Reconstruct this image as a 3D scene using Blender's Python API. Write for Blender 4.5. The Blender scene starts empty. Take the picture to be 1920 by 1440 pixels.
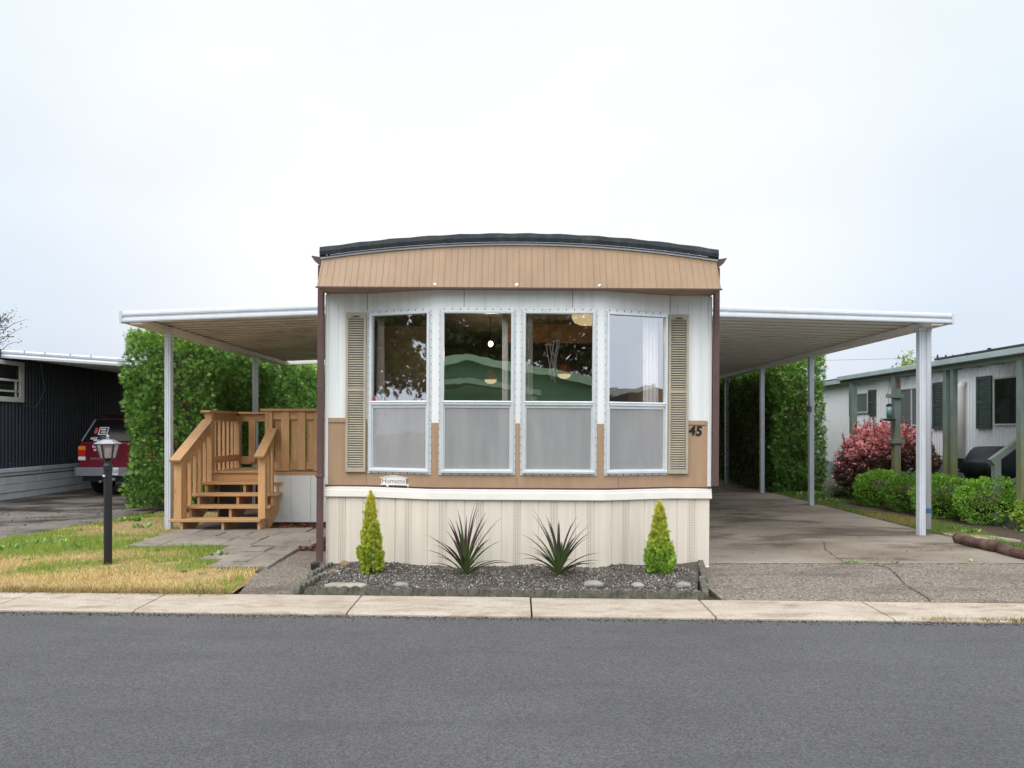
import bpy, bmesh, math, random
import numpy as np
from mathutils import Vector, Matrix

random.seed(7); RNG = np.random.default_rng(11)
SC = bpy.context.scene; COL = SC.collection
R = math.radians

# ------------------------------------------------------------------ camera
cam_d = bpy.data.cameras.new("camera"); cam = bpy.data.objects.new("camera", cam_d); COL.objects.link(cam)
cam.location = (0, 0, 1.55); cam.rotation_euler = (R(90), 0, 0)
cam_d.sensor_width = 36; cam_d.lens = 24
cam_d.shift_x = -10 / 1920; cam_d.shift_y = 85 / 1920
cam_d.clip_start = 0.05; cam_d.clip_end = 600
SC.camera = cam

# ------------------------------------------------------------------ sky and sun (overcast)
SUN_EL, SUN_AZ = 50, 216          # azimuth clockwise from +Y: behind the camera, a little to the left
w = bpy.data.worlds.new("World"); SC.world = w; w.use_nodes = True
nt = w.node_tree; nt.nodes.clear(); N = nt.nodes; L = nt.links
def wn(t, **k):
    n = N.new(t)
    for a, b in k.items(): setattr(n, a, b)
    return n
def wm(op, a, b=None):
    n = wn('ShaderNodeMath', operation=op)
    for i, v in enumerate((a, b)):
        if v is None: continue
        if hasattr(v, 'links'): L.new(v, n.inputs[i])
        else: n.inputs[i].default_value = v
    return n.outputs[0]
sky = wn('ShaderNodeTexSky', sky_type='NISHITA', sun_disc=False)
sky.sun_elevation = R(SUN_EL); sky.sun_rotation = R(SUN_AZ); sky.dust_density = 3.0
bg1 = wn('ShaderNodeBackground'); bg1.inputs[1].default_value = 0.10; L.new(sky.outputs[0], bg1.inputs[0])
tc = wn('ShaderNodeTexCoord'); sep = wn('ShaderNodeSeparateXYZ'); L.new(tc.outputs['Generated'], sep.inputs[0])
zz = wm('MAXIMUM', sep.outputs[2], 0.0)
elev = wn('ShaderNodeValToRGB'); L.new(zz, elev.inputs[0])
er = elev.color_ramp; er.elements[0].position = 0.0; er.elements[1].position = 1.0
def cset(e, c): e.color = (*c, 1)
cset(er.elements[0], (0.74, 0.80, 0.93)); cset(er.elements[1], (2.5, 2.55, 2.6))
e = er.elements.new(0.18); cset(e, (0.80, 0.89, 1.0))
e = er.elements.new(0.50); cset(e, (0.91, 0.99, 1.02))
e = er.elements.new(0.66); cset(e, (1.3, 1.36, 1.4))
# veiled bright patch in the cloud ahead, and soft cloud texture
dp = wn('ShaderNodeVectorMath', operation='DOT_PRODUCT'); L.new(tc.outputs['Generated'], dp.inputs[0])
dp.inputs[1].default_value = Vector((-0.04, 0.90, 0.36)).normalized()
glow = wn('ShaderNodeMapRange', interpolation_type='SMOOTHSTEP'); L.new(dp.outputs['Value'], glow.inputs[0])
glow.inputs[1].default_value = 0.80; glow.inputs[2].default_value = 0.985; glow.inputs[3].default_value = 0; glow.inputs[4].default_value = 1
back = wn('ShaderNodeMapRange', interpolation_type='SMOOTHSTEP'); L.new(sep.outputs[1], back.inputs[0])
back.inputs[1].default_value = 0.25; back.inputs[2].default_value = -0.6; back.inputs[3].default_value = 1.0; back.inputs[4].default_value = 1.75
noi = wn('ShaderNodeTexNoise'); noi.inputs['Scale'].default_value = 1.8; noi.inputs['Detail'].default_value = 5
mpw = wn('ShaderNodeMapping'); mpw.inputs['Scale'].default_value = (1, 1, 2.4); L.new(tc.outputs['Generated'], mpw.inputs[0]); L.new(mpw.outputs[0], noi.inputs[0])
nr = wn('ShaderNodeMapRange'); L.new(noi.outputs[0], nr.inputs[0])
nr.inputs[1].default_value = .3; nr.inputs[2].default_value = .7; nr.inputs[3].default_value = .955; nr.inputs[4].default_value = 1.05
mixg = wn('ShaderNodeMix', data_type='RGBA'); L.new(glow.outputs[0], mixg.inputs[0]); L.new(elev.outputs[0], mixg.inputs[6]); mixg.inputs[7].default_value = (1.06, 1.07, 1.08, 1)
mul = wm('MULTIPLY', back.outputs[0], nr.outputs[0])
bg2 = wn('ShaderNodeBackground'); L.new(mixg.outputs[2], bg2.inputs[0]); L.new(mul, bg2.inputs[1])
mxs = wn('ShaderNodeMixShader'); mxs.inputs[0].default_value = 0.92
wout = wn('ShaderNodeOutputWorld'); L.new(bg1.outputs[0], mxs.inputs[1]); L.new(bg2.outputs[0], mxs.inputs[2]); L.new(mxs.outputs[0], wout.inputs[0])

sl = bpy.data.lights.new("sun", 'SUN'); so = bpy.data.objects.new("sun", sl); COL.objects.link(so)
sl.energy = 1.35; sl.angle = R(40); sl.color = (1, .97, .92)
az = R(SUN_AZ); el = R(SUN_EL)
sd = Vector((math.sin(az) * math.cos(el), math.cos(az) * math.cos(el), math.sin(el)))
so.rotation_euler = sd.to_track_quat('Z', 'Y').to_euler(); so.location = (0, -10, 20)
SC.view_settings.view_transform = 'Standard'; SC.view_settings.look = 'None'
SC.view_settings.exposure = 0.0; SC.view_settings.gamma = 1.0; SC.view_settings.use_curve_mapping = False

# ------------------------------------------------------------------ material helpers
def S(r, g, b):
    f = lambda c: (c / 255) / 12.92 if c / 255 <= .04045 else ((c / 255 + .055) / 1.055) ** 2.4
    return (f(r), f(g), f(b))
class MT:
    def __init__(s, name):
        s.m = bpy.data.materials.new(name); s.m.use_nodes = True
        s.t = s.m.node_tree; s.p = s.t.nodes['Principled BSDF']; s.out = s.t.nodes['Material Output']
        s.tc = s.n('ShaderNodeTexCoord')
    def n(s, typ, ins=None, **k):
        x = s.t.nodes.new(typ)
        for a, b in k.items(): setattr(x, a, b)
        for a, b in (ins or {}).items(): s.put(x.inputs[a], b)
        return x
    def put(s, sock, v):
        if hasattr(v, 'links') and hasattr(v, 'is_output'): s.t.links.new(v, sock)
        else:
            if hasattr(sock.default_value, '__len__') and len(sock.default_value) == 4 and hasattr(v, '__len__') and len(v) == 3: v = (*v, 1)
            sock.default_value = v
    def coord(s, scale=(1, 1, 1), kind='Object'):
        mp = s.n('ShaderNodeMapping', {'Vector': s.tc.outputs[kind], 'Scale': scale}); return mp.outputs[0]
    def noise(s, scale, detail=4, rough=.55, vec=None, dist=0):
        return s.n('ShaderNodeTexNoise', {'Vector': vec or s.coord(), 'Scale': scale, 'Detail': detail, 'Roughness': rough, 'Distortion': dist}).outputs[0]
    def vor(s, scale, vec=None, out='Distance', rnd=1.0, feature='F1'):
        return s.n('ShaderNodeTexVoronoi', {'Vector': vec or s.coord(), 'Scale': scale, 'Randomness': rnd}, feature=feature).outputs[out]
    def rng(s, v, a, b, c, d):
        return s.n('ShaderNodeMapRange', {0: v, 1: a, 2: b, 3: c, 4: d}).outputs[0]
    def mix(s, f, a, b, mode='MIX'):
        x = s.n('ShaderNodeMix', data_type='RGBA', blend_type=mode)
        s.put(x.inputs[0], f); s.put(x.inputs[6], a); s.put(x.inputs[7], b); return x.outputs[2]
    def math(s, op, a, b=0.0):
        x = s.n('ShaderNodeMath', operation=op); s.put(x.inputs[0], a); s.put(x.inputs[1], b); return x.outputs[0]
    def col(s, v): s.put(s.p.inputs['Base Color'], v)
    def set(s, rough=None, metal=None, spec=None):
        if rough is not None: s.put(s.p.inputs['Roughness'], rough)
        if metal is not None: s.put(s.p.inputs['Metallic'], metal)
        if spec is not None: s.put(s.p.inputs['Specular IOR Level'], spec)
    def bump(s, h, strength=.3, dist=.01):
        b = s.n('ShaderNodeBump', {'Height': h, 'Strength': strength, 'Distance': dist}); s.put(s.p.inputs['Normal'], b.outputs[0])
def sc3(c, k): return tuple(min(x * k, 1) for x in c)
def pmat(name, c, rough=.6, var=.12, vs=5, metal=0, bump=.0, bs=60, dirt=None, dirtamt=.3, stretch=(1, 1, 1), spec=.4):
    t = MT(name); v = t.coord(stretch)
    f = t.rng(t.noise(vs, 6, .6, v), .3, .7, 0, 1)
    c1 = t.mix(f, sc3(c, 1 - var), sc3(c, 1 + var))
    if dirt:
        g = t.rng(t.noise(vs * .6, 8, .7, t.coord(tuple(a * b for a, b in zip(stretch, (1.3, 1.1, .45))))), .48, .75, 0, dirtamt)
        c1 = t.mix(g, c1, dirt)
    t.col(c1); t.set(rough, metal, spec)
    if bump: t.bump(t.noise(bs, 4, .6, v), bump, .01)
    return t.m
def leafmat(name, trans=.25, rough=.55):
    t = MT(name); a = t.n('ShaderNodeAttribute', attribute_name='tint')
    t.col(a.outputs['Color']); t.set(rough, 0, .25)
    tr = t.n('ShaderNodeBsdfTranslucent', {'Color': a.outputs['Color']})
    mx = t.n('ShaderNodeMixShader', {0: trans, 1: t.p.outputs[0], 2: tr.outputs[0]})
    t.t.links.new(mx.outputs[0], t.out.inputs[0]); return t.m
M = {}
# metal siding and trim
M['neighbour_siding'] = pmat('neighbour_siding', (.86, .88, .92), .4, .03, 3)
M['tinted_glass'] = pmat('tinted_glass', (.008, .008, .009), .12, 0, spec=.12)
M['white_siding'] = pmat('white_siding', (.81, .82, .81), .42, .04, 3, dirt=(.46, .44, .39), dirtamt=.42, stretch=(5, 5, .35))
M['tan_siding'] = pmat('tan_siding', (.42, .275, .172), .5, .07, 3, dirt=(.27, .17, .11), dirtamt=.35, stretch=(2, 2, .5))
M['tan_fascia'] = pmat('tan_fascia', (.32, .207, .125), .5, .08, 2.5, dirt=(.23, .135, .075), dirtamt=.55, stretch=(2, 2, .4))
M['brown_trim'] = pmat('brown_trim', (.115, .065, .06), .45, .15, 6)
M['roof_membrane'] = pmat('roof_membrane', (.022, .027, .033), .75, .35, 9, bump=.5, bs=25, dirt=(.09, .09, .07), dirtamt=.5)
M['cream_skirt'] = pmat('cream_skirt', (.76, .68, .585), .5, .05, 3, dirt=(.52, .42, .31), dirtamt=.45, stretch=(4, 4, .4))
M['cream_trim'] = pmat('cream_trim', (.78, .735, .68), .45, .04, 4, dirt=(.55, .5, .42), dirtamt=.25)
M['aluminium'] = pmat('aluminium', (.72, .74, .76), .38, .05, 8, metal=.35, dirt=(.45, .46, .46), dirtamt=.25)
M['shutter_paint'] = pmat('shutter_paint', (.44, .38, .295), .6, .08, 7, dirt=(.2, .17, .13), dirtamt=.45)
M['screw'] = pmat('screw', (.10, .10, .11), .5)
M['white_alu'] = pmat('white_alu', (.60, .63, .68), .4, .03, 4, dirt=(.42, .42, .40), dirtamt=.4)
M['pan_alu'] = pmat('pan_alu', (.86, .835, .78), .5, .05, 3, dirt=(.5, .46, .38), dirtamt=.2)
M['pan_alu_dirty'] = pmat('pan_alu_dirty', (.72, .635, .53), .55, .10, 2.0, dirt=(.19, .15, .12), dirtamt=.75)
def seamed(name, base, rp):                # shade in the roof pan slots, painted into the colour as dark stripes
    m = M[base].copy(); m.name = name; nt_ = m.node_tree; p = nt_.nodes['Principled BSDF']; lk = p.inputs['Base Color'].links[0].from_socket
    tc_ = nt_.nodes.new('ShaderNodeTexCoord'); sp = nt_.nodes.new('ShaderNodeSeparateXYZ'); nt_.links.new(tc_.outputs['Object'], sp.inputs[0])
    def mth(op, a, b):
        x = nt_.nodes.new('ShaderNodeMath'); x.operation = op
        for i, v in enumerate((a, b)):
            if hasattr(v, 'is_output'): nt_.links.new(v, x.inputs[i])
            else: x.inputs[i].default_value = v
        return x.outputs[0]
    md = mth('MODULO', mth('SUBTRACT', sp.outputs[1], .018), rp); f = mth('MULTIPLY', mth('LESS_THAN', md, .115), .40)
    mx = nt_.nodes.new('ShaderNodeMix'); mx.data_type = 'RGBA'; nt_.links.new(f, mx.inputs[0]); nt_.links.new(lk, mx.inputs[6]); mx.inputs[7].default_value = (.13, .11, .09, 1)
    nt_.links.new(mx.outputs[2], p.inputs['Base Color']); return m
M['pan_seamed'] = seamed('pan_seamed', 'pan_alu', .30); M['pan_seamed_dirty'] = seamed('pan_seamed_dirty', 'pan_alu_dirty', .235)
M['black_paint'] = pmat('black_paint', (.018, .018, .022), .4, .2, 9)
M['grey_metal'] = pmat('grey_metal', (.33, .33, .36), .35, .1, 9, metal=.5)
M['sign_white'] = pmat('sign_white', (.82, .78, .76), .45, .05, 20)
M['sign_ink'] = pmat('sign_ink', (.22, .17, .17), .5)
M['number_black'] = pmat('number_black', (.012, .012, .012), .5)
M['red_sticker'] = pmat('red_sticker', (.42, .03, .04), .4)
M['panel_board'] = pmat('panel_board', (.64, .645, .64), .6, .03, 9, bump=.25, bs=70)
M['green_paint'] = pmat('green_paint', (.16, .205, .175), .65, .15, 5, dirt=(.16, .16, .05), dirtamt=.6)
M['shutter_green'] = pmat('shutter_green', (.055, .09, .085), .6, .15, 5)
M['navy_siding'] = pmat('navy_siding', (.028, .034, .052), .45, .15, 3)
M['grey_skirt'] = pmat('grey_skirt', (.58, .60, .64), .6, .1, 2.2, dirt=(.33, .33, .32), dirtamt=.5)
M['pale_skirt'] = pmat('pale_skirt', (.36, .44, .44), .6, .1, 2.5, dirt=(.2, .24, .22), dirtamt=.5)
M['grey_roof'] = pmat('grey_roof', (.045, .05, .055), .75, .2, 5)
M['old_wood_white'] = pmat('old_wood_white', (.55, .53, .48), .65, .1, 7)
M['dark_glass'] = pmat('dark_glass', (.012, .013, .015), .06, 0, spec=.6)
M['window_black'] = pmat('window_black', (.008, .008, .009), .3, 0)
M['pvc'] = pmat('pvc', (.62, .60, .585), .5, .05, 3, dirt=(.4, .38, .36), dirtamt=.4)
M['cover_black'] = pmat('cover_black', (.008, .010, .016), .5, .35, 6, bump=1.0, bs=4)
M['chair_black'] = pmat('chair_black', (.013, .013, .014), .5)
M['terracotta'] = pmat('terracotta', (.17, .075, .035), .7, .25, 12, bump=.5, bs=40)
M['stone'] = pmat('stone', (.25, .235, .21), .8, .25, 12, bump=.6, bs=30)
M['brown_stone'] = pmat('brown_stone', (.23, .15, .085), .8, .3, 14, bump=.6, bs=30)
M['pale_stone'] = pmat('pale_stone', (.29, .27, .22), .8, .2, 9, bump=.5, bs=30)
M['edging'] = pmat('edging', (.12, .112, .092), .9, .5, 14, bump=.8, bs=50, dirt=(.035, .04, .025), dirtamt=.85)
M['bark'] = pmat('bark', (.10, .055, .042), .9, .4, 14, bump=1, bs=26, dirt=(.26, .2, .18), dirtamt=.4, stretch=(1, .5, 1))
M['trunk'] = pmat('trunk', (.09, .065, .05), .9, .3, 10, bump=.8, bs=30)
M['dead_twig'] = pmat('dead_twig', (.13, .085, .06), .9, .3, 12)
M['galv'] = pmat('galv', (.5, .52, .54), .45, .1, 20, metal=.4)
M['curtain'] = pmat('curtain', (.90, .83, .80), .8, .06, 5)
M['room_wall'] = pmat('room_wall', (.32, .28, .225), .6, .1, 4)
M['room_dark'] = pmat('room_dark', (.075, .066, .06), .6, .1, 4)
M['room_frame'] = pmat('room_frame', (.16, .075, .035), .5, .2, 9)
M['room_shade'] = pmat('room_shade', (.32, .10, .03), .5, .1, 4)
M['house_green'] = pmat('house_green', (.20, .42, .25), .6, .06, 3)
M['house_green_trim'] = pmat('house_green_trim', (.42, .60, .42), .6, .06, 3)
M['soil'] = pmat('soil', (.085, .062, .045), .95, .4, 18, bump=1, bs=45)
M['tyre'] = pmat('tyre', (.012, .012, .013), .8, .2, 9)
M['car_red'] = pmat('car_red', (.13, .006, .018), .22, .06, 2, spec=.6)
M['bumper_grey'] = pmat('bumper_grey', (.17, .17, .19), .5, .1, 6)
M['lamp_red'] = pmat('lamp_red', (.5, .02, .012), .2, .1, 30)
M['lamp_amber'] = pmat('lamp_amber', (.65, .22, .02), .2, .1, 30)
M['lamp_clear'] = pmat('lamp_clear', (.65, .65, .66), .2, .05, 30)
M['plate_white'] = pmat('plate_white', (.65, .66, .68), .4, .05, 9)
M['plate_blue'] = pmat('plate_blue', (.02, .03, .12), .5)
M['plate_teal'] = pmat('plate_teal', (.02, .26, .24), .5)
M['car_silver'] = pmat('car_silver', (.5, .5, .5), .3, .05, 9, metal=.6)
M['blue_tape'] = pmat('blue_tape', (.04, .10, .22), .5)
M['wire'] = pmat('wire', (.03, .03, .03), .6)
M['feeder_glass'] = pmat('feeder_glass', (.13, .27, .24), .15, .1, 20)
M['straw'] = pmat('straw', (.30, .21, .10), .95, .3, 9, bump=.8, bs=60)
def mossy():
    t = MT('mossy_green_paint'); z = t.n('ShaderNodeSeparateXYZ', {0: t.tc.outputs['Object']}).outputs[2]
    f = t.math('ADD', z, t.math('MULTIPLY', t.noise(3, 5, .6, t.coord((3, 3, .8))), 1.6))
    alg = t.rng(f, 1.6, 2.6, .85, 0); n = t.rng(t.noise(6, 5, .6, t.coord((2, 2, .6))), .3, .7, .8, 1.15)
    c = t.mix(alg, (.17, .215, .20), (.20, .205, .085)); t.col(t.mix(1.0, c, t.n('ShaderNodeCombineColor', {0: n, 1: n, 2: n}).outputs[0], 'MULTIPLY')); t.set(.65, 0, .3); return t.m
M['mossy_green'] = mossy()
M['leaf'] = leafmat('leaf', .12); M['grass'] = leafmat('grass', .3, .7); M['needle'] = leafmat('needle', .15, .6); M['strap_leaf'] = leafmat('strap_leaf', .12, .38)
M['stones_mat'] = leafmat('stones_mat', 0.0, .75)

def emat(name, c, s):
    t = MT(name); e = t.n('ShaderNodeEmission', {'Color': c, 'Strength': s}); t.t.links.new(e.outputs[0], t.out.inputs[0]); return t.m
M['bulb'] = emat('bulb', (1, .74, .42), 7); M['bulb_soft'] = emat('bulb_soft', (1, .74, .38), .85)

def wood(name, c, axis='z', var=.2):
    t = MT(name); st = {'x': (.9, 14, 14), 'y': (14, .9, 14), 'z': (14, 14, .9)}[axis]
    v = t.coord(st)
    f = t.rng(t.noise(2.2, 6, .6, v, 1.2), .3, .72, 0, 1)
    k = t.rng(t.noise(1.1, 3, .5, t.coord((3, 3, 3))), .35, .65, 0, 1)
    c1 = t.mix(f, sc3(c, 1 - var), sc3(c, 1 + var * .7))
    c1 = t.mix(t.math('MULTIPLY', k, .35), c1, sc3(c, .72))
    oi = t.n('ShaderNodeObjectInfo').outputs['Random']; q = t.rng(oi, 0, 1, .80, 1.08)
    kn = t.rng(t.noise(3.1, 2, .4, t.coord(tuple(5 if s > 1 else 2.2 for s in st))), .70, .78, 1, .62)
    q = t.math('MULTIPLY', q, kn); c1 = t.mix(1.0, c1, t.n('ShaderNodeCombineColor', {0: q, 1: q, 2: q}).outputs[0], 'MULTIPLY')
    t.col(c1); t.set(.6, 0, .3); t.bump(f, .25, .004); return t.m
WC = (.60, .345, .165)
for a in 'xyz': M['wood_' + a] = wood('wood_' + a, WC, a)
M['wood_dark'] = wood('wood_dark', (.17, .075, .033), 'x')

def thin_glass():
    t = MT('window_glass')
    fr = t.n('ShaderNodeFresnel', {'IOR': 1.5}).outputs[0]
    f = t.rng(fr, 0.0, 1.0, .33, 1.0)
    wob = t.noise(2.2, 2, .5)
    b = t.n('ShaderNodeBump', {'Height': wob, 'Strength': .05, 'Distance': .02})
    gl = t.n('ShaderNodeBsdfGlossy', {'Color': (.97, .98, 1, 1), 'Roughness': .012, 'Normal': b.outputs[0]})
    tr = t.n('ShaderNodeBsdfTransparent', {'Color': (.96, .97, .97, 1)})
    mx = t.n('ShaderNodeMixShader', {0: f, 1: tr.outputs[0], 2: gl.outputs[0]})
    t.t.links.new(mx.outputs[0], t.out.inputs[0]); return t.m
M['glass'] = thin_glass()
def screen():
    t = MT('insect_screen'); c = t.coord((1, 1, 1))
    n = t.rng(t.noise(3, 5, .6, t.coord((2.5, 2.5, .5))), .3, .7, 0, 1)
    d = t.n('ShaderNodeBsdfDiffuse', {'Color': t.mix(n, (.40, .395, .405), (.50, .49, .495))})
    tr = t.n('ShaderNodeBsdfTransparent', {})
    mx = t.n('ShaderNodeMixShader', {0: .62, 1: tr.outputs[0], 2: d.outputs[0]})
    t.t.links.new(mx.outputs[0], t.out.inputs[0]); return t.m
M['screen'] = screen()
def lantern_glass():
    t = MT('lantern_glass')
    gl = t.n('ShaderNodeBsdfGlossy', {'Color': (.9, .85, .87, 1), 'Roughness': .15})
    d = t.n('ShaderNodeBsdfDiffuse', {'Color': (.55, .45, .47, 1)})
    tr = t.n('ShaderNodeBsdfTransparent', {})
    m1 = t.n('ShaderNodeMixShader', {0: .3, 1: d.outputs[0], 2: gl.outputs[0]})
    m2 = t.n('ShaderNodeMixShader', {0: .45, 1: tr.outputs[0], 2: m1.outputs[0]})
    t.t.links.new(m2.outputs[0], t.out.inputs[0]); return t.m
M['lantern_glass'] = lantern_glass()
def vent():
    t = MT('vent_strip'); v = t.coord((1, 0, 1))
    d = t.vor(52, v, rnd=0.0)
    hole = t.rng(d, .26, .34, 1, 0)
    t.col(t.mix(hole, (.72, .65, .56), (.36, .30, .23))); t.set(.5); return t.m
M['vent'] = vent()
def asphalt():
    t = MT('asphalt')
    big = t.rng(t.noise(.5, 5, .6), .3, .7, 0, 1)
    sp = t.vor(115, out='Color'); sx = t.n('ShaderNodeSeparateColor', {0: sp}).outputs[0]
    g = t.rng(sx, 0, 1, .68, 1.38)
    fine = t.rng(t.noise(320, 3, .7), .3, .7, .6, 1.4)
    base = t.mix(big, (.074, .0725, .0755), (.097, .0955, .0985))
    c = t.mix(1.0, base, t.n('ShaderNodeCombineColor', {0: g, 1: g, 2: g}).outputs[0], 'MULTIPLY')
    c = t.mix(1.0, c, t.n('ShaderNodeCombineColor', {0: fine, 1: fine, 2: fine}).outputs[0], 'MULTIPLY')
    pale = t.rng(t.vor(48, out='Distance'), .02, .16, 1, 0)
    rare = t.rng(t.noise(31, 2), .60, .66, 0, .9)
    c = t.mix(t.math('MULTIPLY', pale, rare), c, (.42, .41, .40))
    dk = t.rng(t.noise(1.3, 6, .65, t.coord((.4, 2, 1))), .50, .72, 0, .42)
    c = t.mix(dk, c, (.05, .05, .053))
    t.col(c); t.set(.8, 0, .35); t.bump(t.math('ADD', sx, fine), .55, .004); return t.m
M['asphalt'] = asphalt()
def old_asphalt():
    t = MT('old_asphalt')
    b = t.rng(t.noise(.9, 7, .65, t.coord((.8, 1.3, 1))), .42, .58, 0, 1)
    s = t.rng(t.noise(130, 3, .7), .3, .7, .55, 1.5)
    c = t.mix(b, (.036, .031, .028), (.16, .142, .122))
    c = t.mix(1.0, c, t.n('ShaderNodeCombineColor', {0: s, 1: s, 2: s}).outputs[0], 'MULTIPLY')
    t.col(c); t.set(t.rng(b, 0, 1, .45, .85), 0, .4); t.bump(s, .4, .005); return t.m
M['old_asphalt'] = old_asphalt()
def concrete(name, c1, c2, stain, bigscale=.7, speck=200, speckamt=.25, lo=.5, hi=.72, vec=(1, 1, 1), sa=.8):
    t = MT(name)
    b = t.rng(t.noise(bigscale, 7, .62, t.coord(vec)), .33, .67, 0, 1)
    c = t.mix(b, c1, c2)
    st = t.rng(t.noise(bigscale * 1.7, 6, .65, t.coord(vec), .5), lo, hi, 0, sa)
    c = t.mix(st, c, stain)
    s = t.rng(t.noise(speck, 3, .75), .3, .7, 1 - speckamt, 1 + speckamt)
    c = t.mix(1.0, c, t.n('ShaderNodeCombineColor', {0: s, 1: s, 2: s}).outputs[0], 'MULTIPLY')
    t.col(c); t.set(.85, 0, .3); t.bump(s, .25, .004); return t.m
M['driveway'] = concrete('driveway', (.15, .120, .093), (.33, .285, .234), (.075, .057, .044), .6, vec=(.6, 1.2, 1), lo=.5, hi=.60)
M['kerb'] = concrete('kerb', (.35, .285, .225), (.44, .385, .325), (.20, .14, .095), 2.4, speckamt=.45, speck=140, lo=.5, hi=.70, sa=.7, vec=(.7, 2, 1))
M['paver'] = concrete('paver', (.19, .16, .135), (.28, .245, .21), (.12, .10, .085), 1.6, speckamt=.5, speck=120)
def aggregate(name, dark=(.10, .09, .08), k=1.0):
    t = MT(name)
    vc = t.n('ShaderNodeSeparateColor', {0: t.vor(62, out='Color')})
    dist = t.vor(62)
    c = t.mix(vc.outputs[0], sc3((.095, .078, .063), k), sc3((.36, .30, .242), k))
    c = t.mix(t.rng(vc.outputs[1], .88, .95, 0, .7), c, sc3((.46, .42, .38), k))
    c = t.mix(t.rng(dist, .35, .6, 0, .6), c, sc3((.085, .075, .066), k))
    b = t.rng(t.noise(1.1, 6, .6, t.coord((.6, 1.4, 1))), .50, .66, 0, .62)
    c = t.mix(b, c, (.06, .05, .044))
    t.col(c); t.set(.85, 0, .3); t.bump(t.math('SUBTRACT', 1.0, dist), .6, .008); return t.m
M['aggregate'] = aggregate('aggregate'); M['path_aggregate'] = aggregate('path_aggregate', k=.95)
def gravelbase():
    t = MT('gravel_base'); vc = t.n('ShaderNodeSeparateColor', {0: t.vor(90, out='Color')}); d = t.vor(90)
    c = t.mix(vc.outputs[0], (.06, .053, .048), (.22, .195, .175)); c = t.mix(t.rng(d, .3, .6, 0, .8), c, (.015, .013, .012))
    t.col(c); t.set(.85); t.bump(t.math('SUBTRACT', 1.0, d), .9, .012); return t.m
M['gravel'] = gravelbase()
def groundmat():
    t = MT('ground'); b = t.rng(t.noise(.35, 7, .65), .35, .65, 0, 1)
    c = t.mix(b, (.06, .085, .03), (.15, .13, .06)); s = t.rng(t.noise(60, 4, .7), .3, .7, .6, 1.4)
    c = t.mix(1.0, c, t.n('ShaderNodeCombineColor', {0: s, 1: s, 2: s}).outputs[0], 'MULTIPLY')
    t.col(c); t.set(.95); t.bump(s, .7, .03); return t.m
M['ground'] = groundmat()

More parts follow.
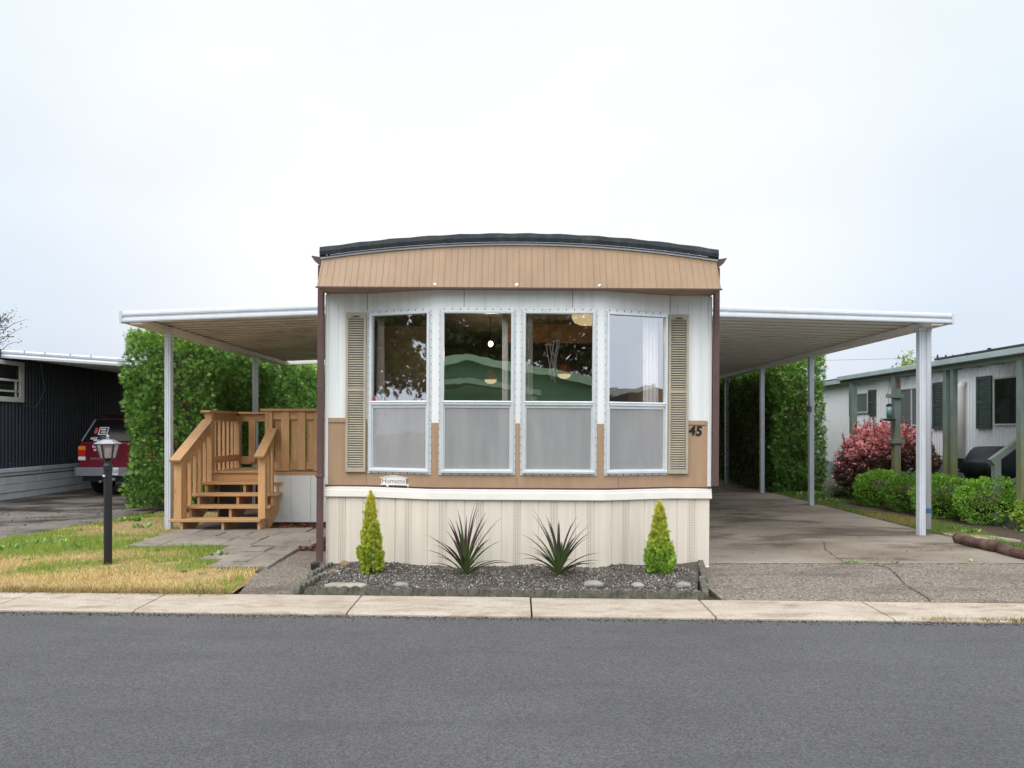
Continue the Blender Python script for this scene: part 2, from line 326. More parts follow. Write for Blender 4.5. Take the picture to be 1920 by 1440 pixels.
# ------------------------------------------------------------------ mesh helpers
ORG = {}
class MB:
    def __init__(s): s.v = []; s.f = []
    def add(s, vs, fs):
        o = len(s.v); s.v += [tuple(p) for p in vs]; s.f += [tuple(i + o for i in f) for f in fs]; return s
    BF = [(0, 1, 3, 2), (4, 6, 7, 5), (0, 4, 5, 1), (2, 3, 7, 6), (0, 2, 6, 4), (1, 5, 7, 3)]
    def box(s, x0, x1, y0, y1, z0, z1):
        return s.add([(x, y, z) for x in (x0, x1) for y in (y0, y1) for z in (z0, z1)], MB.BF)
    def obox(s, o, ax, ay, az):            # corner + three edge vectors
        o, ax, ay, az = map(Vector, (o, ax, ay, az))
        return s.add([o + ax * i + ay * j + az * k for i in (0, 1) for j in (0, 1) for k in (0, 1)], MB.BF)
    def bar(s, a, b, wd, h, up=(0, 0, 1)):  # rectangular bar between two points
        a, b = Vector(a), Vector(b); d = (b - a).normalized(); u = Vector(up)
        sx = d.cross(u).normalized(); u = sx.cross(d).normalized()
        return s.obox(a - sx * wd / 2 - u * h / 2, b - a, sx * wd, u * h)
    def tube(s, pts, rad, n=8, caps=True):
        pts = [Vector(p) for p in pts]
        if not hasattr(rad, '__len__'): rad = [rad] * len(pts)
        o = len(s.v); ref = None
        for i, p in enumerate(pts):
            d = (pts[min(i + 1, len(pts) - 1)] - pts[max(i - 1, 0)]).normalized()
            if ref is None: ref = Vector((1, 0, 0)) if abs(d.x) < .9 else Vector((0, 1, 0))
            a = (ref - d * ref.dot(d)).normalized(); ref = a; b = d.cross(a)
            for k in range(n):
                t = 2 * math.pi * k / n
                s.v.append(tuple(p + (a * math.cos(t) + b * math.sin(t)) * rad[i]))
        for i in range(len(pts) - 1):
            for k in range(n):
                s.f.append((o + i * n + k, o + i * n + (k + 1) % n, o + (i + 1) * n + (k + 1) % n, o + (i + 1) * n + k))
        if caps:
            s.f.append(tuple(o + k for k in range(n))[::-1]); s.f.append(tuple(o + (len(pts) - 1) * n + k for k in range(n)))
        return s
    def lathe(s, prof, c, n=16, start=0):
        o = len(s.v)
        for r, z in prof:
            for k in range(n):
                t = start + 2 * math.pi * k / n; s.v.append((c[0] + r * math.cos(t), c[1] + r * math.sin(t), c[2] + z))
        for i in range(len(prof) - 1):
            for k in range(n):
                s.f.append((o + i * n + k, o + i * n + (k + 1) % n, o + (i + 1) * n + (k + 1) % n, o + (i + 1) * n + k))
        s.f.append(tuple(o + k for k in range(n))[::-1]); s.f.append(tuple(o + (len(prof) - 1) * n + k for k in range(n)))
        return s
    def extrude(s, poly, vec):             # closed 3-D polygon swept along vec
        n = len(poly); v = Vector(vec); P = [Vector(p) for p in poly]
        return s.add(P + [p + v for p in P], [tuple(range(n))[::-1], tuple(range(n, 2 * n))] + [(i, (i + 1) % n, n + (i + 1) % n, n + i) for i in range(n)])
    def loft(s, secs, caps=True):
        n = len(secs[0]); o = len(s.v)
        for q in secs: s.v += [tuple(p) for p in q]
        for i in range(len(secs) - 1):
            for k in range(n): s.f.append((o + i * n + k, o + i * n + (k + 1) % n, o + (i + 1) * n + (k + 1) % n, o + (i + 1) * n + k))
        if caps: s.f.append(tuple(o + k for k in range(n))[::-1]); s.f.append(tuple(o + (len(secs) - 1) * n + k for k in range(n)))
        return s
    def grid(s, rows):                     # open sheet
        n = len(rows[0]); o = len(s.v)
        for q in rows: s.v += [tuple(p) for p in q]
        for i in range(len(rows) - 1):
            for k in range(n - 1): s.f.append((o + i * n + k, o + i * n + k + 1, o + (i + 1) * n + k + 1, o + (i + 1) * n + k))
        return s
    def build(s, name, mat, parent=None, bevel=0, smooth=False, label=None, solid=0, recalc=True):
        org = Vector((0, 0, 0))
        if parent is not None: org = ORG[parent.name]
        me = bpy.data.meshes.new(name); me.from_pydata([tuple(Vector(p) - org) for p in s.v], [], s.f)
        if recalc:
            bm = bmesh.new(); bm.from_mesh(me); bmesh.ops.recalc_face_normals(bm, faces=bm.faces[:]); bm.to_mesh(me); bm.free()
        if smooth:
            for p in me.polygons: p.use_smooth = True
        me.materials.append(M[mat] if isinstance(mat, str) else mat)
        o = bpy.data.objects.new(name, me); COL.objects.link(o)
        if parent is not None: o.parent = parent; ORG[o.name] = org
        else: ORG[o.name] = Vector((0, 0, 0))
        if solid:
            md = o.modifiers.new('solid', 'SOLIDIFY'); md.thickness = solid; md.offset = 0
        if bevel:
            md = o.modifiers.new('bevel', 'BEVEL'); md.width = bevel; md.segments = 2; md.limit_method = 'ANGLE'; md.angle_limit = R(40)
        if label: o['label'] = label
        return o
def tag(o, label, cat, group=None):
    o['label'] = label; o['category'] = cat
    if group: o['group'] = group
    return o
def thing(name, label, cat, loc=(0, 0, 0), group=None):
    o = bpy.data.objects.new(name, None); COL.objects.link(o); o.empty_display_size = .2
    o.location = loc; ORG[o.name] = Vector(loc); return tag(o, label, cat, group)
def structure(o): o['kind'] = 'structure'; return o
def stuff(o): o['kind'] = 'stuff'; return o
def kids(o): return [c for c in bpy.data.objects if c.parent is o]
def copy_tree(o, loc=None, rotz=None, label=None, parent=None):
    c = o.copy(); COL.objects.link(c)
    if parent is not None: c.parent = parent
    if loc is not None: c.location = loc
    if rotz is not None: c.rotation_euler[2] = rotz
    if label: c['label'] = label
    for k in kids(o): copy_tree(k, parent=c)
    return c
def text_mesh(name, txt, size, mat, parent, mtx, depth=.002, label=None, shear=0, bold=0):
    cu = bpy.data.curves.new(name, 'FONT'); cu.body = txt; cu.size = size; cu.extrude = depth; cu.align_x = 'CENTER'; cu.align_y = 'CENTER'; cu.shear = shear; cu.offset = bold
    to = bpy.data.objects.new(name, cu); COL.objects.link(to)
    me = bpy.data.meshes.new_from_object(to.evaluated_get(bpy.context.evaluated_depsgraph_get()))
    bpy.data.objects.remove(to); bpy.data.curves.remove(cu)
    me.transform(Matrix.Translation(-ORG[parent.name]) @ mtx)
    me.materials.clear(); me.materials.append(M[mat]); me.name = name
    o = bpy.data.objects.new(name, me); COL.objects.link(o); o.parent = parent; ORG[o.name] = ORG[parent.name]
    if label: o['label'] = label
    return o
def frame_mtx(pos, right, up):             # text plane: right, up, normal = right x up
    r = Vector(right).normalized(); u = Vector(up).normalized(); n = r.cross(u)
    m = Matrix((r, u, n)).transposed().to_4x4(); m.translation = Vector(pos); return m

# fast scattered meshes -------------------------------------------------
PH = RNG.uniform(0, 6.28, (12, 4)); FR = RNG.normal(0, 1, (12, 3))
def nz(p, f=1.0):                          # cheap smooth noise, about -1..1
    p = np.asarray(p, float); out = np.zeros(len(p))
    for i in range(12): out += np.sin((p @ FR[i]) * f * (0.7 + .12 * i) + PH[i, 0])
    return out / 4.2
def unit(a): return a / np.maximum(np.linalg.norm(a, axis=1, keepdims=True), 1e-9)
def rots(dirs, rnd_roll=True, roll=None):  # matrices whose local X follows dirs
    d = unit(dirs); n = len(d); ref = RNG.normal(0, 1, (n, 3)) if rnd_roll else np.tile([0, 0, 1.0], (n, 1))
    if roll is not None: ref = roll
    y = unit(np.cross(ref, d)); z = np.cross(d, y); return np.stack([d, y, z], axis=2)
def scatter(name, tv, tf, pos, rot, scale, tint, mat, parent=None):
    tv = np.asarray(tv, float); tf = np.asarray(tf, int); m = len(pos); nv = len(tv); k = tf.shape[1]
    sc = np.asarray(scale, float)
    sc = sc[:, None, None] if sc.ndim == 1 else sc[:, None, :]
    V = np.einsum('mij,mvj->mvi', rot, tv[None] * sc) + np.asarray(pos)[:, None, :]
    if parent is not None: V = V - np.array(ORG[parent.name])
    F = (tf[None] + (np.arange(m) * nv)[:, None, None]).reshape(-1, k)
    me = bpy.data.meshes.new(name); me.vertices.add(m * nv); me.vertices.foreach_set('co', V.astype(np.float32).ravel())
    me.loops.add(F.size); me.loops.foreach_set('vertex_index', F.astype(np.int32).ravel())
    me.polygons.add(len(F)); me.polygons.foreach_set('loop_start', (np.arange(len(F)) * k).astype(np.int32))
    at = me.attributes.new('tint', 'FLOAT_COLOR', 'POINT')
    c = np.ones((m, nv, 4), np.float32); c[:, :, :3] = np.asarray(tint)[:, None, :]
    at.data.foreach_set('color', c.ravel())
    me.update(calc_edges=True); me.validate()
    me.materials.append(M[mat]); o = bpy.data.objects.new(name, me); COL.objects.link(o)
    if parent is not None: o.parent = parent; ORG[o.name] = ORG[parent.name]
    return o
def pick(cols, w, n, jit=.18):
    c = np.array(cols)[RNG.choice(len(cols), n, p=np.array(w) / sum(w))]
    return np.clip(c * RNG.uniform(1 - jit, 1 + jit, (n, 1)) * RNG.uniform(.94, 1.06, (n, 3)), 0, 1)
# templates
def fan(angles, ln, wd, curl=.1):
    v = []; f = []
    for a, l in zip(angles, ln):
        a = R(a); d = np.array([math.cos(a), math.sin(a), 0]); p = np.array([-d[1], d[0], 0]); o = len(v)
        v += [list(d * .02), list(d * l * .55 + p * wd + [0, 0, curl * .4]), list(d * l + [0, 0, -curl * l]), list(d * l * .55 - p * wd + [0, 0, curl * .4])]
        f.append([o, o + 1, o + 2, o + 3])
    return v, f
SPRAY = fan([-58, -30, -8, 14, 36, 62], [.62, .85, 1, .95, .8, .6], .10, .18)
FEATHER = fan([-50, -34, -17, -4, 9, 22, 38, 54], [.6, .8, .72, 1, .78, .95, .7, .58], .045, .22)
LEAF1 = ([[0, 0, 0], [.45, .28, .08], [1, 0, -.05], [.45, -.28, .08]], [[0, 1, 2, 3]])
BLADE = ([[0, -.5, 0], [0, .5, 0], [.6, .28, .10], [.6, -.28, .10], [1, 0, .34]], [[0, 1, 2], [0, 2, 3], [3, 2, 4]])

# ================================================================== SETTING
def slab(mb, poly, z0, z1):
    return mb.extrude([(x, y, z0) for x, y in poly], (0, 0, z1 - z0))
structure(MB().add([(-250, -250, -.09), (250, -250, -.09), (250, 250, -.09), (-250, 250, -.09)], [(0, 1, 2, 3)]).build('ground', 'ground'))
KF = lambda x: 5.655 - .042 * x            # road side of the kerb
KB = lambda x: 6.205 - .046 * x            # garden side of the kerb
rd = []
for i in range(-60, 61): rd.append([(i, KF(i) + .02, -.012), (i, 2.5 - .042 * i, -.004 + .004 * math.sin(i * .9)), (i, -1.2 - .042 * i, -.02)])
structure(MB().grid(rd).build('road', 'asphalt'))
structure(MB().obox((-60, -1.8 + 2.52, -.1), (120, -5.04, 0), (0, .5, 0), (0, 0, .11)).build('far_kerb', 'kerb'))
kb = MB(); jx = [-4.55, -3.26, -1.43, .12, 1.63, 3.06]
while jx[0] > -40: jx.insert(0, jx[0] - 1.55)
while jx[-1] < 40: jx.append(jx[-1] + 1.5)
for a, b in zip(jx[:-1], jx[1:]):
    a2, b2 = a + .007, b - .007; z = random.uniform(-.003, .003); q = random.uniform(-.006, .006)
    kb.extrude([(a2, KF(a2) + q, -.08), (a2, KF(a2) + q, .004), (a2, KF(a2) + .03, .012 + z), (a2, KB(a2), .022 + z), (a2, KB(a2), -.08)], (b2 - a2, (KF(b2) - KF(a2)), 0))
structure(kb.build('kerb', 'kerb', bevel=.006))
structure(MB().box(-40, 40, 5.2, 8.5, -.085, -.05).build('joint_soil', 'soil'))
# driveway, apron, joints, cracks
dr = MB()
slab(dr, [(1.9, 7.85), (6.2, 7.85), (6.22, 26), (1.9, 26)], -.08, .006)
structure(dr.build('driveway', 'driveway', bevel=.008))
ap = MB(); ap.extrude([(1.86, KB(1.86) + .008, -.08), (9.5, KB(9.5) + .008, -.08), (9.5, 7.84, -.08), (1.86, 7.84, -.08)], (0, 0, .086))
structure(ap.build('driveway_apron', 'aggregate', bevel=.006))
def crack(name, pts, wd, z=.0105, mat='soil'):
    rows = []
    P = []
    for (x0, y0), (x1, y1) in zip(pts[:-1], pts[1:]):
        n = max(2, int(math.hypot(x1 - x0, y1 - y0) / .035))
        for k in range(n): P.append((x0 + (x1 - x0) * k / n, y0 + (y1 - y0) * k / n))
    P.append(pts[-1])
    for i, (x, y) in enumerate(P):
        jx_, jy_ = random.gauss(0, .011), random.gauss(0, .011); h = wd * random.uniform(.25, 1) / 2
        d = Vector((P[min(i + 1, len(P) - 1)][0] - P[max(i - 1, 0)][0], P[min(i + 1, len(P) - 1)][1] - P[max(i - 1, 0)][1])); d.normalize()
        rows.append([(x + jx_ - d.y * h, y + jy_ + d.x * h, z), (x + jx_ + d.y * h, y + jy_ - d.x * h, z)])
    structure(MB().grid(rows).build(name, mat))
def gp(px, py, z=0.0):                     # a photograph pixel that lies on the ground -> metres
    Y = (1.55 - z) * 1280 / (py - 805); return ((px - 970) / 1280 * Y, Y)
crack('driveway_crack', [gp(*p) for p in ((1518, 1006), (1545, 1016), (1546, 1030), (1560, 1040), (1578, 1052), (1582, 1057))], .013)
crack('driveway_crack', [gp(*p) for p in ((1640, 1061), (1665, 1066), (1684, 1083), (1692, 1094), (1700, 1101), (1728, 1115), (1745, 1130))], .026)
crack('driveway_crack', [gp(*p) for p in ((1365, 983), (1450, 986), (1540, 997), (1660, 999), (1730, 1000))], .010)
crack('driveway_joint', [(1.95, 7.845), (3.4, 7.845), (4.8, 7.845), (6.2, 7.845)], .028, .0085)
# path, pavers, mulch, gravel bed, lawn soil
structure(slab(MB(), [(-2.60, KB(-2.6) + .008), (-1.93, KB(-1.93) + .008), (-2.14, 7.62), (-2.14, 8.62), (-2.76, 8.62), (-2.78, 7.2)], -.08, .012).build('path', 'path_aggregate', bevel=.008))
pv = MB()
def paver(x0, x1, y0, y1, sk=0.0):
    z = .045 + random.uniform(-.006, .006); g = .006
    pv.extrude([(x0 + g + sk, y0 + g, -.03), (x1 - g + sk, y0 + g, -.03), (x1 - g + sk, y1 - g, -.03), (x0 + g + sk, y1 - g, -.03)], (random.uniform(-.004, .004), 0, z + .03))
ys = [8.86, 9.25, 9.64, 10.03, 10.42]
for j in range(4):
    n = 6 if j else 5
    for k in range(6):
        paver(-5.10 + k * .40 + (.0 if j % 2 else .03), -4.70 + k * .40 + (.0 if j % 2 else .03), ys[j], ys[j + 1])
for k in range(9):
    y0 = 7.50 + .31 * k; y1 = y0 + .31
    if y1 > 10.1: break
    sx = -.10 * k / 8
    paver(-3.36 if k < 4 else -3.06, -2.76, y0 - .0, y1, sx - .0) if k >= 4 else (paver(-3.42, -3.08, y0, y1, sx), paver(-3.08, -2.74, y0, y1, sx))
for k in range(3): paver(-3.72, -3.42, 7.95 + k * .31, 8.26 + k * .31)
structure(pv.build('patio_paving', 'paver', bevel=.006))
structure(MB().box(-6.8, -2.17, 8.66, 16.5, -.085, -.012).build('mulch_bed', 'soil'))
gb = [(-1.95, KB(-1.95) + .02), (1.62, KB(1.62) + .02), (1.86, 6.9), (2.05, 7.75), (-2.08, 7.7), (-2.02, 7.0)]
gr_rows = []
for i in range(41):
    t = i / 40; row = []
    for j in range(15):
        s_ = j / 14; xl = -1.93 - .15 * min(s_ * 1.3, 1); xr = 1.62 + .42 * s_
        x = xl + (xr - xl) * t; y = KB(x) + .03 + s_ * 1.5
        row.append((x, y, .035 + .035 * math.sin(s_ * 2.6) + .012 * math.sin(x * 5.1 + y * 7) + .008 * math.sin(x * 13)))
    gr_rows.append(row)
def gz(x, y):
    s_ = (y - KB(x) - .03) / 1.5; return .035 + .035 * math.sin(s_ * 2.6) + .012 * math.sin(x * 5.1 + y * 7) + .008 * math.sin(x * 13)
structure(MB().grid(gr_rows).build('gravel_bed', 'gravel', smooth=True))
# loose stones on the bed
n = 9000; xs = RNG.uniform(-1.98, 1.85, n); ss = RNG.uniform(0.0, .82, n); yy = np.array([KB(a) for a in xs]) + .05 + ss * 1.5
ok = (xs > -1.94 - .12 * ss) & (xs < 1.60 + .42 * ss); xs, yy = xs[ok], yy[ok]; n = len(xs)
P = np.stack([xs, yy, np.array([gz(a, b) for a, b in zip(xs, yy)]) + .003], 1)
OCT = ([[1, 0, 0], [-1, 0, 0], [0, 1, 0], [0, -1, 0], [0, 0, .7], [0, 0, -.7]], [[0, 2, 4], [2, 1, 4], [1, 3, 4], [3, 0, 4], [2, 0, 5], [1, 2, 5], [3, 1, 5], [0, 3, 5]])
stuff(scatter('gravel', *OCT, P, rots(RNG.normal(0, 1, (n, 3))), RNG.uniform(.006, .014, n), pick([(.07, .062, .056), (.15, .133, .12), (.28, .25, .225), (.18, .105, .08), (.46, .43, .40)], [4, 4, 2.4, .8, .5], n), 'stones_mat'))
# reddish bark mulch
n = 7000; xs = RNG.uniform(-3.85, -2.2, n); yy = RNG.uniform(8.66, 11.1, n)
ok = (xs > -2.86) | (yy > 10.25); xs, yy = xs[ok], yy[ok]; n = len(xs)
CHIP = ([[0, -.15, 0], [1, -.12, .05], [1, .1, 0], [0, .15, .06]], [[0, 1, 2, 3]])
dd = RNG.normal(0, 1, (n, 3)); dd[:, 2] *= .25
stuff(scatter('bark_mulch', *CHIP, np.stack([xs, yy, RNG.uniform(-.005, .03, n)], 1), rots(dd), RNG.uniform(.03, .07, n), pick([(.15, .055, .025), (.09, .035, .02), (.22, .10, .05)], [3, 3, 1], n), 'stones_mat'))

# neighbour's drive and lawns
structure(slab(MB(), [(-16, 6.45 + .6), (-7.35, KB(-7.35) + .2), (-7.16, 9.45), (-6.75, 11.67), (-6.9, 12.6), (-7.3, 27), (-16, 27)], -.08, -.002).build('neighbour_driveway', 'old_asphalt'))
LX0 = lambda y: np.interp(y, [6.3, 9.45, 11.67, 13], [-7.35, -7.16, -6.75, -6.5])
def lawn_ok(x, y):
    x, y = np.asarray(x), np.asarray(y)
    jag = .06 * np.sin(x * 9 + y * 4) + .04 * np.sin(y * 17 + x * 3)
    right = np.where(y < 7.55, -2.66 - .12 * (y - 6.3), np.where(y < 7.95, -3.44, np.where(y < 8.86, -3.74, -5.14)))
    return (x > LX0(y) + jag) & (x < right - .02 + jag * .3) & (y > 6.215 - .046 * x + .01) & (y < 12.6)
rows = []
for i in range(29):
    y = 6.26 + i * .23
    xr = -2.72 if y < 7.55 else -3.46 if y < 7.95 else -3.76 if y < 8.86 else -5.12 if y < 10.5 else -5.2
    xl = float(LX0(y)); rows.append([(xl + (xr - xl) * j / 12, max(y, KB(xl + (xr - xl) * j / 12) + .01), .012 + .010 * math.sin(y * 3.1 + j) + (0 if 0 < j < 12 else -.03)) for j in range(13)])
structure(MB().grid(rows).build('lawn', 'straw', smooth=True))
structure(MB().add([(-12, KB(-12) - .012, .0235), (-2.62, KB(-2.62) - .012, .0235), (-2.66, KB(-2.66) + .04, .024), (-12, KB(-12) + .04, .024)], [(0, 1, 2, 3)]).build('lawn_edge_soil', 'soil'))
def blades(name, xs, yy, z0, hs, cols, width=.006):
    n = len(xs); d = RNG.normal(0, .45, (n, 3)); d[:, 2] = 1
    sc = np.stack([hs, np.full(n, width) * RNG.uniform(.7, 1.4, n), hs], 1)
    P = np.stack([xs, yy, np.full(n, z0)], 1)
    return stuff(scatter(name, *BLADE, P, rots(d), sc, cols, 'grass'))
n = 125000; xs = RNG.uniform(-7.6, -2.4, n); yy = RNG.uniform(6.2, 12.6, n); ok = lawn_ok(xs, yy); xs, yy = xs[ok], yy[ok]
P2 = np.stack([xs, yy, 0 * xs], 1)
gn = nz(P2, 1.7) * 1.15 + nz(P2 + 9, 4.5) * .95 + nz(P2 + 3, 13) * .45
edge = np.exp(-np.maximum(xs - LX0(yy), 0) / .35) * 1.0                        # greener along the drive
edge += np.exp(-np.abs(yy - 8.85 - .0) / .35) * (xs > -5.6) * .8 + np.exp(-np.abs(xs + 2.85) / .30) * (yy < 7.5) * .6 + np.exp(-np.abs(xs + 3.55) / .45) * (yy > 7.3) * (yy < 8.9) * .9
edge += .55 * np.clip((yy - 8.1) / 1.2, -1, 1) - .12
grn = 1 / (1 + np.exp(-(gn + edge + .06 + np.clip(.30 * (xs + 4.5), -.4, .5)) * 3.2))
isg = RNG.random(len(xs)) < grn
gcol = pick([(.27, .38, .065), (.16, .31, .055), (.38, .43, .09)], [3, 2, 2.4], len(xs)); ycol = pick([(.76, .54, .27), (.86, .66, .39), (.56, .38, .18), (.52, .50, .14)], [3, 2.4, 1.6, 2], len(xs))
bare = (yy > 9.9) & (nz(P2 + 5, 2.5) < .35) & (xs > -6.6)
keep = ~bare | (RNG.random(len(xs)) < .12)
tuft = np.clip(1 + .45 * nz(P2 + 21, 9), .45, 1.7)
hs = np.where(isg, RNG.uniform(.03, .085, len(xs)), RNG.uniform(.02, .055, len(xs))) * tuft
cc = np.where(isg[:, None], gcol, ycol)
blades('grass', xs[keep], yy[keep], .008, hs[keep], cc[keep])
# fringe of dead stalks along the kerb and the neighbour's greener edge
n = 5000; xs = RNG.uniform(-7.2, -2.7, n); yy = np.array([KB(a) for a in xs]) + RNG.normal(.02, .035, n)
blades('dry_grass_fringe', xs, yy, .012, RNG.uniform(.03, .10, n), pick([(.46, .33, .15), (.30, .22, .09), (.10, .13, .03)], [4, 2, 1], n), .005)
def RX0(y): return 6.23
n = 90000; xs = RNG.uniform(6.2, 9.0, n); yy = 8.9 + 13 * RNG.random(n) ** 1.5
bedn = (xs > 6.75 + .25 * np.sin(yy * 1.3) + np.clip((14.3 - yy) * .0, 0, 1)) & (yy < 14.2) & (yy > 9)
ok = ~bedn & (xs > 6.2 + .04 * np.sin(yy * 11)) & ((yy > 9.6) | (xs > 6.5)); xs, yy = xs[ok], yy[ok]; P2 = np.stack([xs, yy, 0 * xs], 1)
isg = RNG.random(len(xs)) < 1 / (1 + np.exp(-(nz(P2, 2.2) * 1.2 + nz(P2, 7) * .6 + .75) * 3))
cc = np.where(isg[:, None], pick([(.18, .29, .055), (.12, .22, .045), (.25, .33, .08)], [3, 2, 2], len(xs)), pick([(.46, .35, .14), (.34, .29, .10)], [1, 1], len(xs)))
blades('grass', xs, yy, .008, RNG.uniform(.03, .08, len(xs)), cc)
structure(MB().box(6.225, 13, 8.9, 30, -.085, .004).build('side_garden_soil', 'soil'))
structure(MB().box(6.225, 13, 7.86, 8.88, -.085, -.004).build('log_bed_soil', 'soil'))
# leafy weeds
def weeds(name, spots, mat='leaf'):
    pos = []; dr_ = []; sc = []; tn = []
    for (x, y, r, k) in spots:
        for i in range(k):
            a = random.uniform(0, 6.28); rr = r * math.sqrt(random.random())
            pos.append((x + rr * math.cos(a) * .5, y + rr * math.sin(a) * .5, .015)); dr_.append((math.cos(a), math.sin(a), random.uniform(.25, 1.3))); sc.append(random.uniform(.35, 1) * (.11 if r > .13 else .055))
    n = len(pos); up = np.tile([0, 0, 1.], (n, 1)); d = np.array(dr_)
    return stuff(scatter(name, *LEAF1, np.array(pos), rots(d, roll=np.cross(d, np.cross(up, d)) * -1 + RNG.normal(0, .2, (n, 3))), np.array(sc), pick([(.15, .31, .07), (.23, .40, .11), (.11, .24, .06)], [2, 1, 1], n), mat))
ws = [(*gp(x, y), r, k) for x, y, r, k in ((410, 1045, .16, 34), (425, 1052, .12, 20), (270, 990, .3, 26), (260, 978, .3, 20), (232, 978, .3, 20), (275, 1048, .12, 14), (345, 1075, .1, 12), (380, 1078, .1, 9), (130, 1030, .3, 20), (60, 1022, .35, 30), (20, 1030, .35, 30), (55, 1052, .1, 14), (120, 1020, .3, 20))]
weeds('weeds', ws)
weeds('weeds', [(*gp(x, y), r, k) for x, y, r, k in ((1592, 1057, .12, 16), (1604, 1057, .1, 10), (1678, 1057, .1, 10), (1823, 1055, .06, 5), (1640, 1059, .12, 8))])
weeds('weeds', [(random.uniform(6.5, 9.2), random.uniform(8.9, 10.6), .2, 9) for _ in range(16)] + [(random.uniform(6.4, 7.8), random.uniform(14.2, 19.5), .3, 16) for _ in range(22)] + [(6.6 + random.random() * .9, 18.3, .4, 18) for _ in range(8)])
n = 260; xs = np.concatenate([RNG.normal(4.05, .10, n), RNG.normal(3.42, .12, n // 2), RNG.normal(3.78, .05, n // 3)]); yy = np.array([KF(a) for a in xs]) + RNG.normal(.02, .018, len(xs))
blades('kerb_grass', xs, yy, .0, RNG.uniform(.02, .05, len(xs)), pick([(.42, .32, .13), (.16, .20, .05)], [2, 1], len(xs)), .005)
n = 2600; xs = RNG.uniform(-7, 5.6, n); yy = np.array([KF(a) for a in xs]) - np.abs(RNG.normal(0, .05, n)) - .004
stuff(scatter('kerb_grit', *OCT, np.stack([xs, yy, np.full(n, -.008)], 1), rots(RNG.normal(0, 1, (n, 3))), RNG.uniform(.003, .008, n), pick([(.05, .045, .04), (.12, .10, .085), (.30, .27, .23)], [4, 2, 1], n), 'stones_mat'))
n = 500; xs = RNG.uniform(-10.5, -6.0, n); yy = RNG.uniform(10.2, 13.2, n) ; dd = RNG.normal(0, 1, (n, 3)); dd[:, 2] *= .2
stuff(scatter('twig_litter', *CHIP, np.stack([xs, yy, np.full(n, .010)], 1), rots(dd), RNG.uniform(.012, .05, n), pick([(.10, .06, .035), (.20, .13, .07), (.05, .035, .025)], [2, 1, 2], n), 'stones_mat'))
# leaf litter and specks on the apron, bed and lawn
n = 420; xs = np.concatenate([RNG.uniform(2, 6.1, n), RNG.uniform(6.3, 9, n)]); yy = np.concatenate([RNG.uniform(6.4, 11, n), RNG.uniform(8, 9.6, n)])
dd = RNG.normal(0, 1, (2 * n, 3)); dd[:, 2] *= .15
stuff(scatter('leaf_litter', *LEAF1, np.stack([xs, yy, np.full(2 * n, .013)], 1), rots(dd), np.concatenate([RNG.uniform(.008, .022, n), RNG.uniform(.02, .06, n)]), pick([(.05, .035, .025), (.11, .07, .04), (.2, .17, .12)], [3, 2, 1], 2 * n), 'stones_mat'))

# ================================================================== MOBILE HOME
HX = 2.155; HY = 7.66; HB = 7.42
home = thing('mobile_home', 'cream and tan single-wide mobile home with bowed front of four windows and arched roof', 'mobile home', (0, HY, 0))
PL = [(-HX, HY), (-1.695, HY), (-.904, HB), (.904, HB), (1.695, HY), (HX, HY)]
class Seg:
    def __init__(s, a, b):
        s.a = Vector((*a, 0)); s.u = (Vector((*b, 0)) - s.a); s.L = s.u.length; s.u.normalize(); s.n = Vector((s.u.y, -s.u.x, 0))
    def p(s, u, z, d=0): return s.a + s.u * u + s.n * d + Vector((0, 0, z))
    def box(s, mb, u0, u1, z0, z1, d0, d1):
        return mb.obox(s.p(u0, z0, d0), s.u * (u1 - u0), s.n * (d1 - d0), (0, 0, z1 - z0))
    def ux(s, x): return (x - s.a.x) / s.u.x
SG = [Seg(a, b) for a, b in zip(PL[:-1], PL[1:])]
white = MB(); tan = MB(); seam = MB()
Z0, ZW0, ZW1, ZT, ZS = .905, 1.05, 2.86, 3.14, 1.615
WIN = []                                   # (segment, u0, u1)
sa = SG[1]; WIN.append((sa, .012, sa.ux(-.945)))
sb = SG[2]; WIN += [(sb, sb.ux(-.862), sb.ux(-.030)), (sb, sb.ux(.024), sb.ux(.855))]
sc_ = SG[3]; WIN.append((sc_, sc_.ux(.935), sc_.L - .012))
for k, s in enumerate(SG):
    ws = sorted([(a, b) for q, a, b in WIN if q is s])
    if not ws:
        s.box(tan, 0, s.L, Z0, 1.655, -.06, 0); s.box(white, 0, s.L, 1.655, ZT, -.06, 0)
        continue
    s.box(tan, 0, s.L, Z0, ZW0, -.06, 0); s.box(white, 0, s.L, ZW1, ZT, -.06, 0)
    cur = 0
    for a, b in ws + [(s.L, s.L)]:
        if a - cur > .002: s.box(tan, cur, a, ZW0, ZS, -.06, 0); s.box(white, cur, a, ZS, ZW1, -.06, 0)
        cur = b
white.build('white_wall', 'white_siding', home); tan.build('tan_wall', 'tan_siding', home)
for s, us in ((SG[0], (.12, .25, .40)), (SG[4], (.10, .22, .36))):
    for u in us: s.box(white2 := MB(), u - .012, u + .012, 1.66, 3.05, 0, .005); white2.build('wall_rib', 'white_siding', home, bevel=.004)
for s, x, z0, z1 in ((SG[0], -1.699, 2.87, 3.06), (SG[2], -.595, 2.875, 3.06), (SG[2], .585, 2.875, 3.06), (SG[4], 1.698, 2.87, 3.06)): s.box(seam := MB(), s.ux(x) - .0025, s.ux(x) + .0025, z0, z1, 0, .0025); seam.build('panel_seam', 'screw', home)
for s, x in ((SG[1], -1.70), (SG[2], -.012), (SG[3], 1.1)): s.box(seam := MB(), s.ux(x) - .002, s.ux(x) + .002, .93, 1.03, 0, .0022); seam.build('panel_seam', 'screw', home)

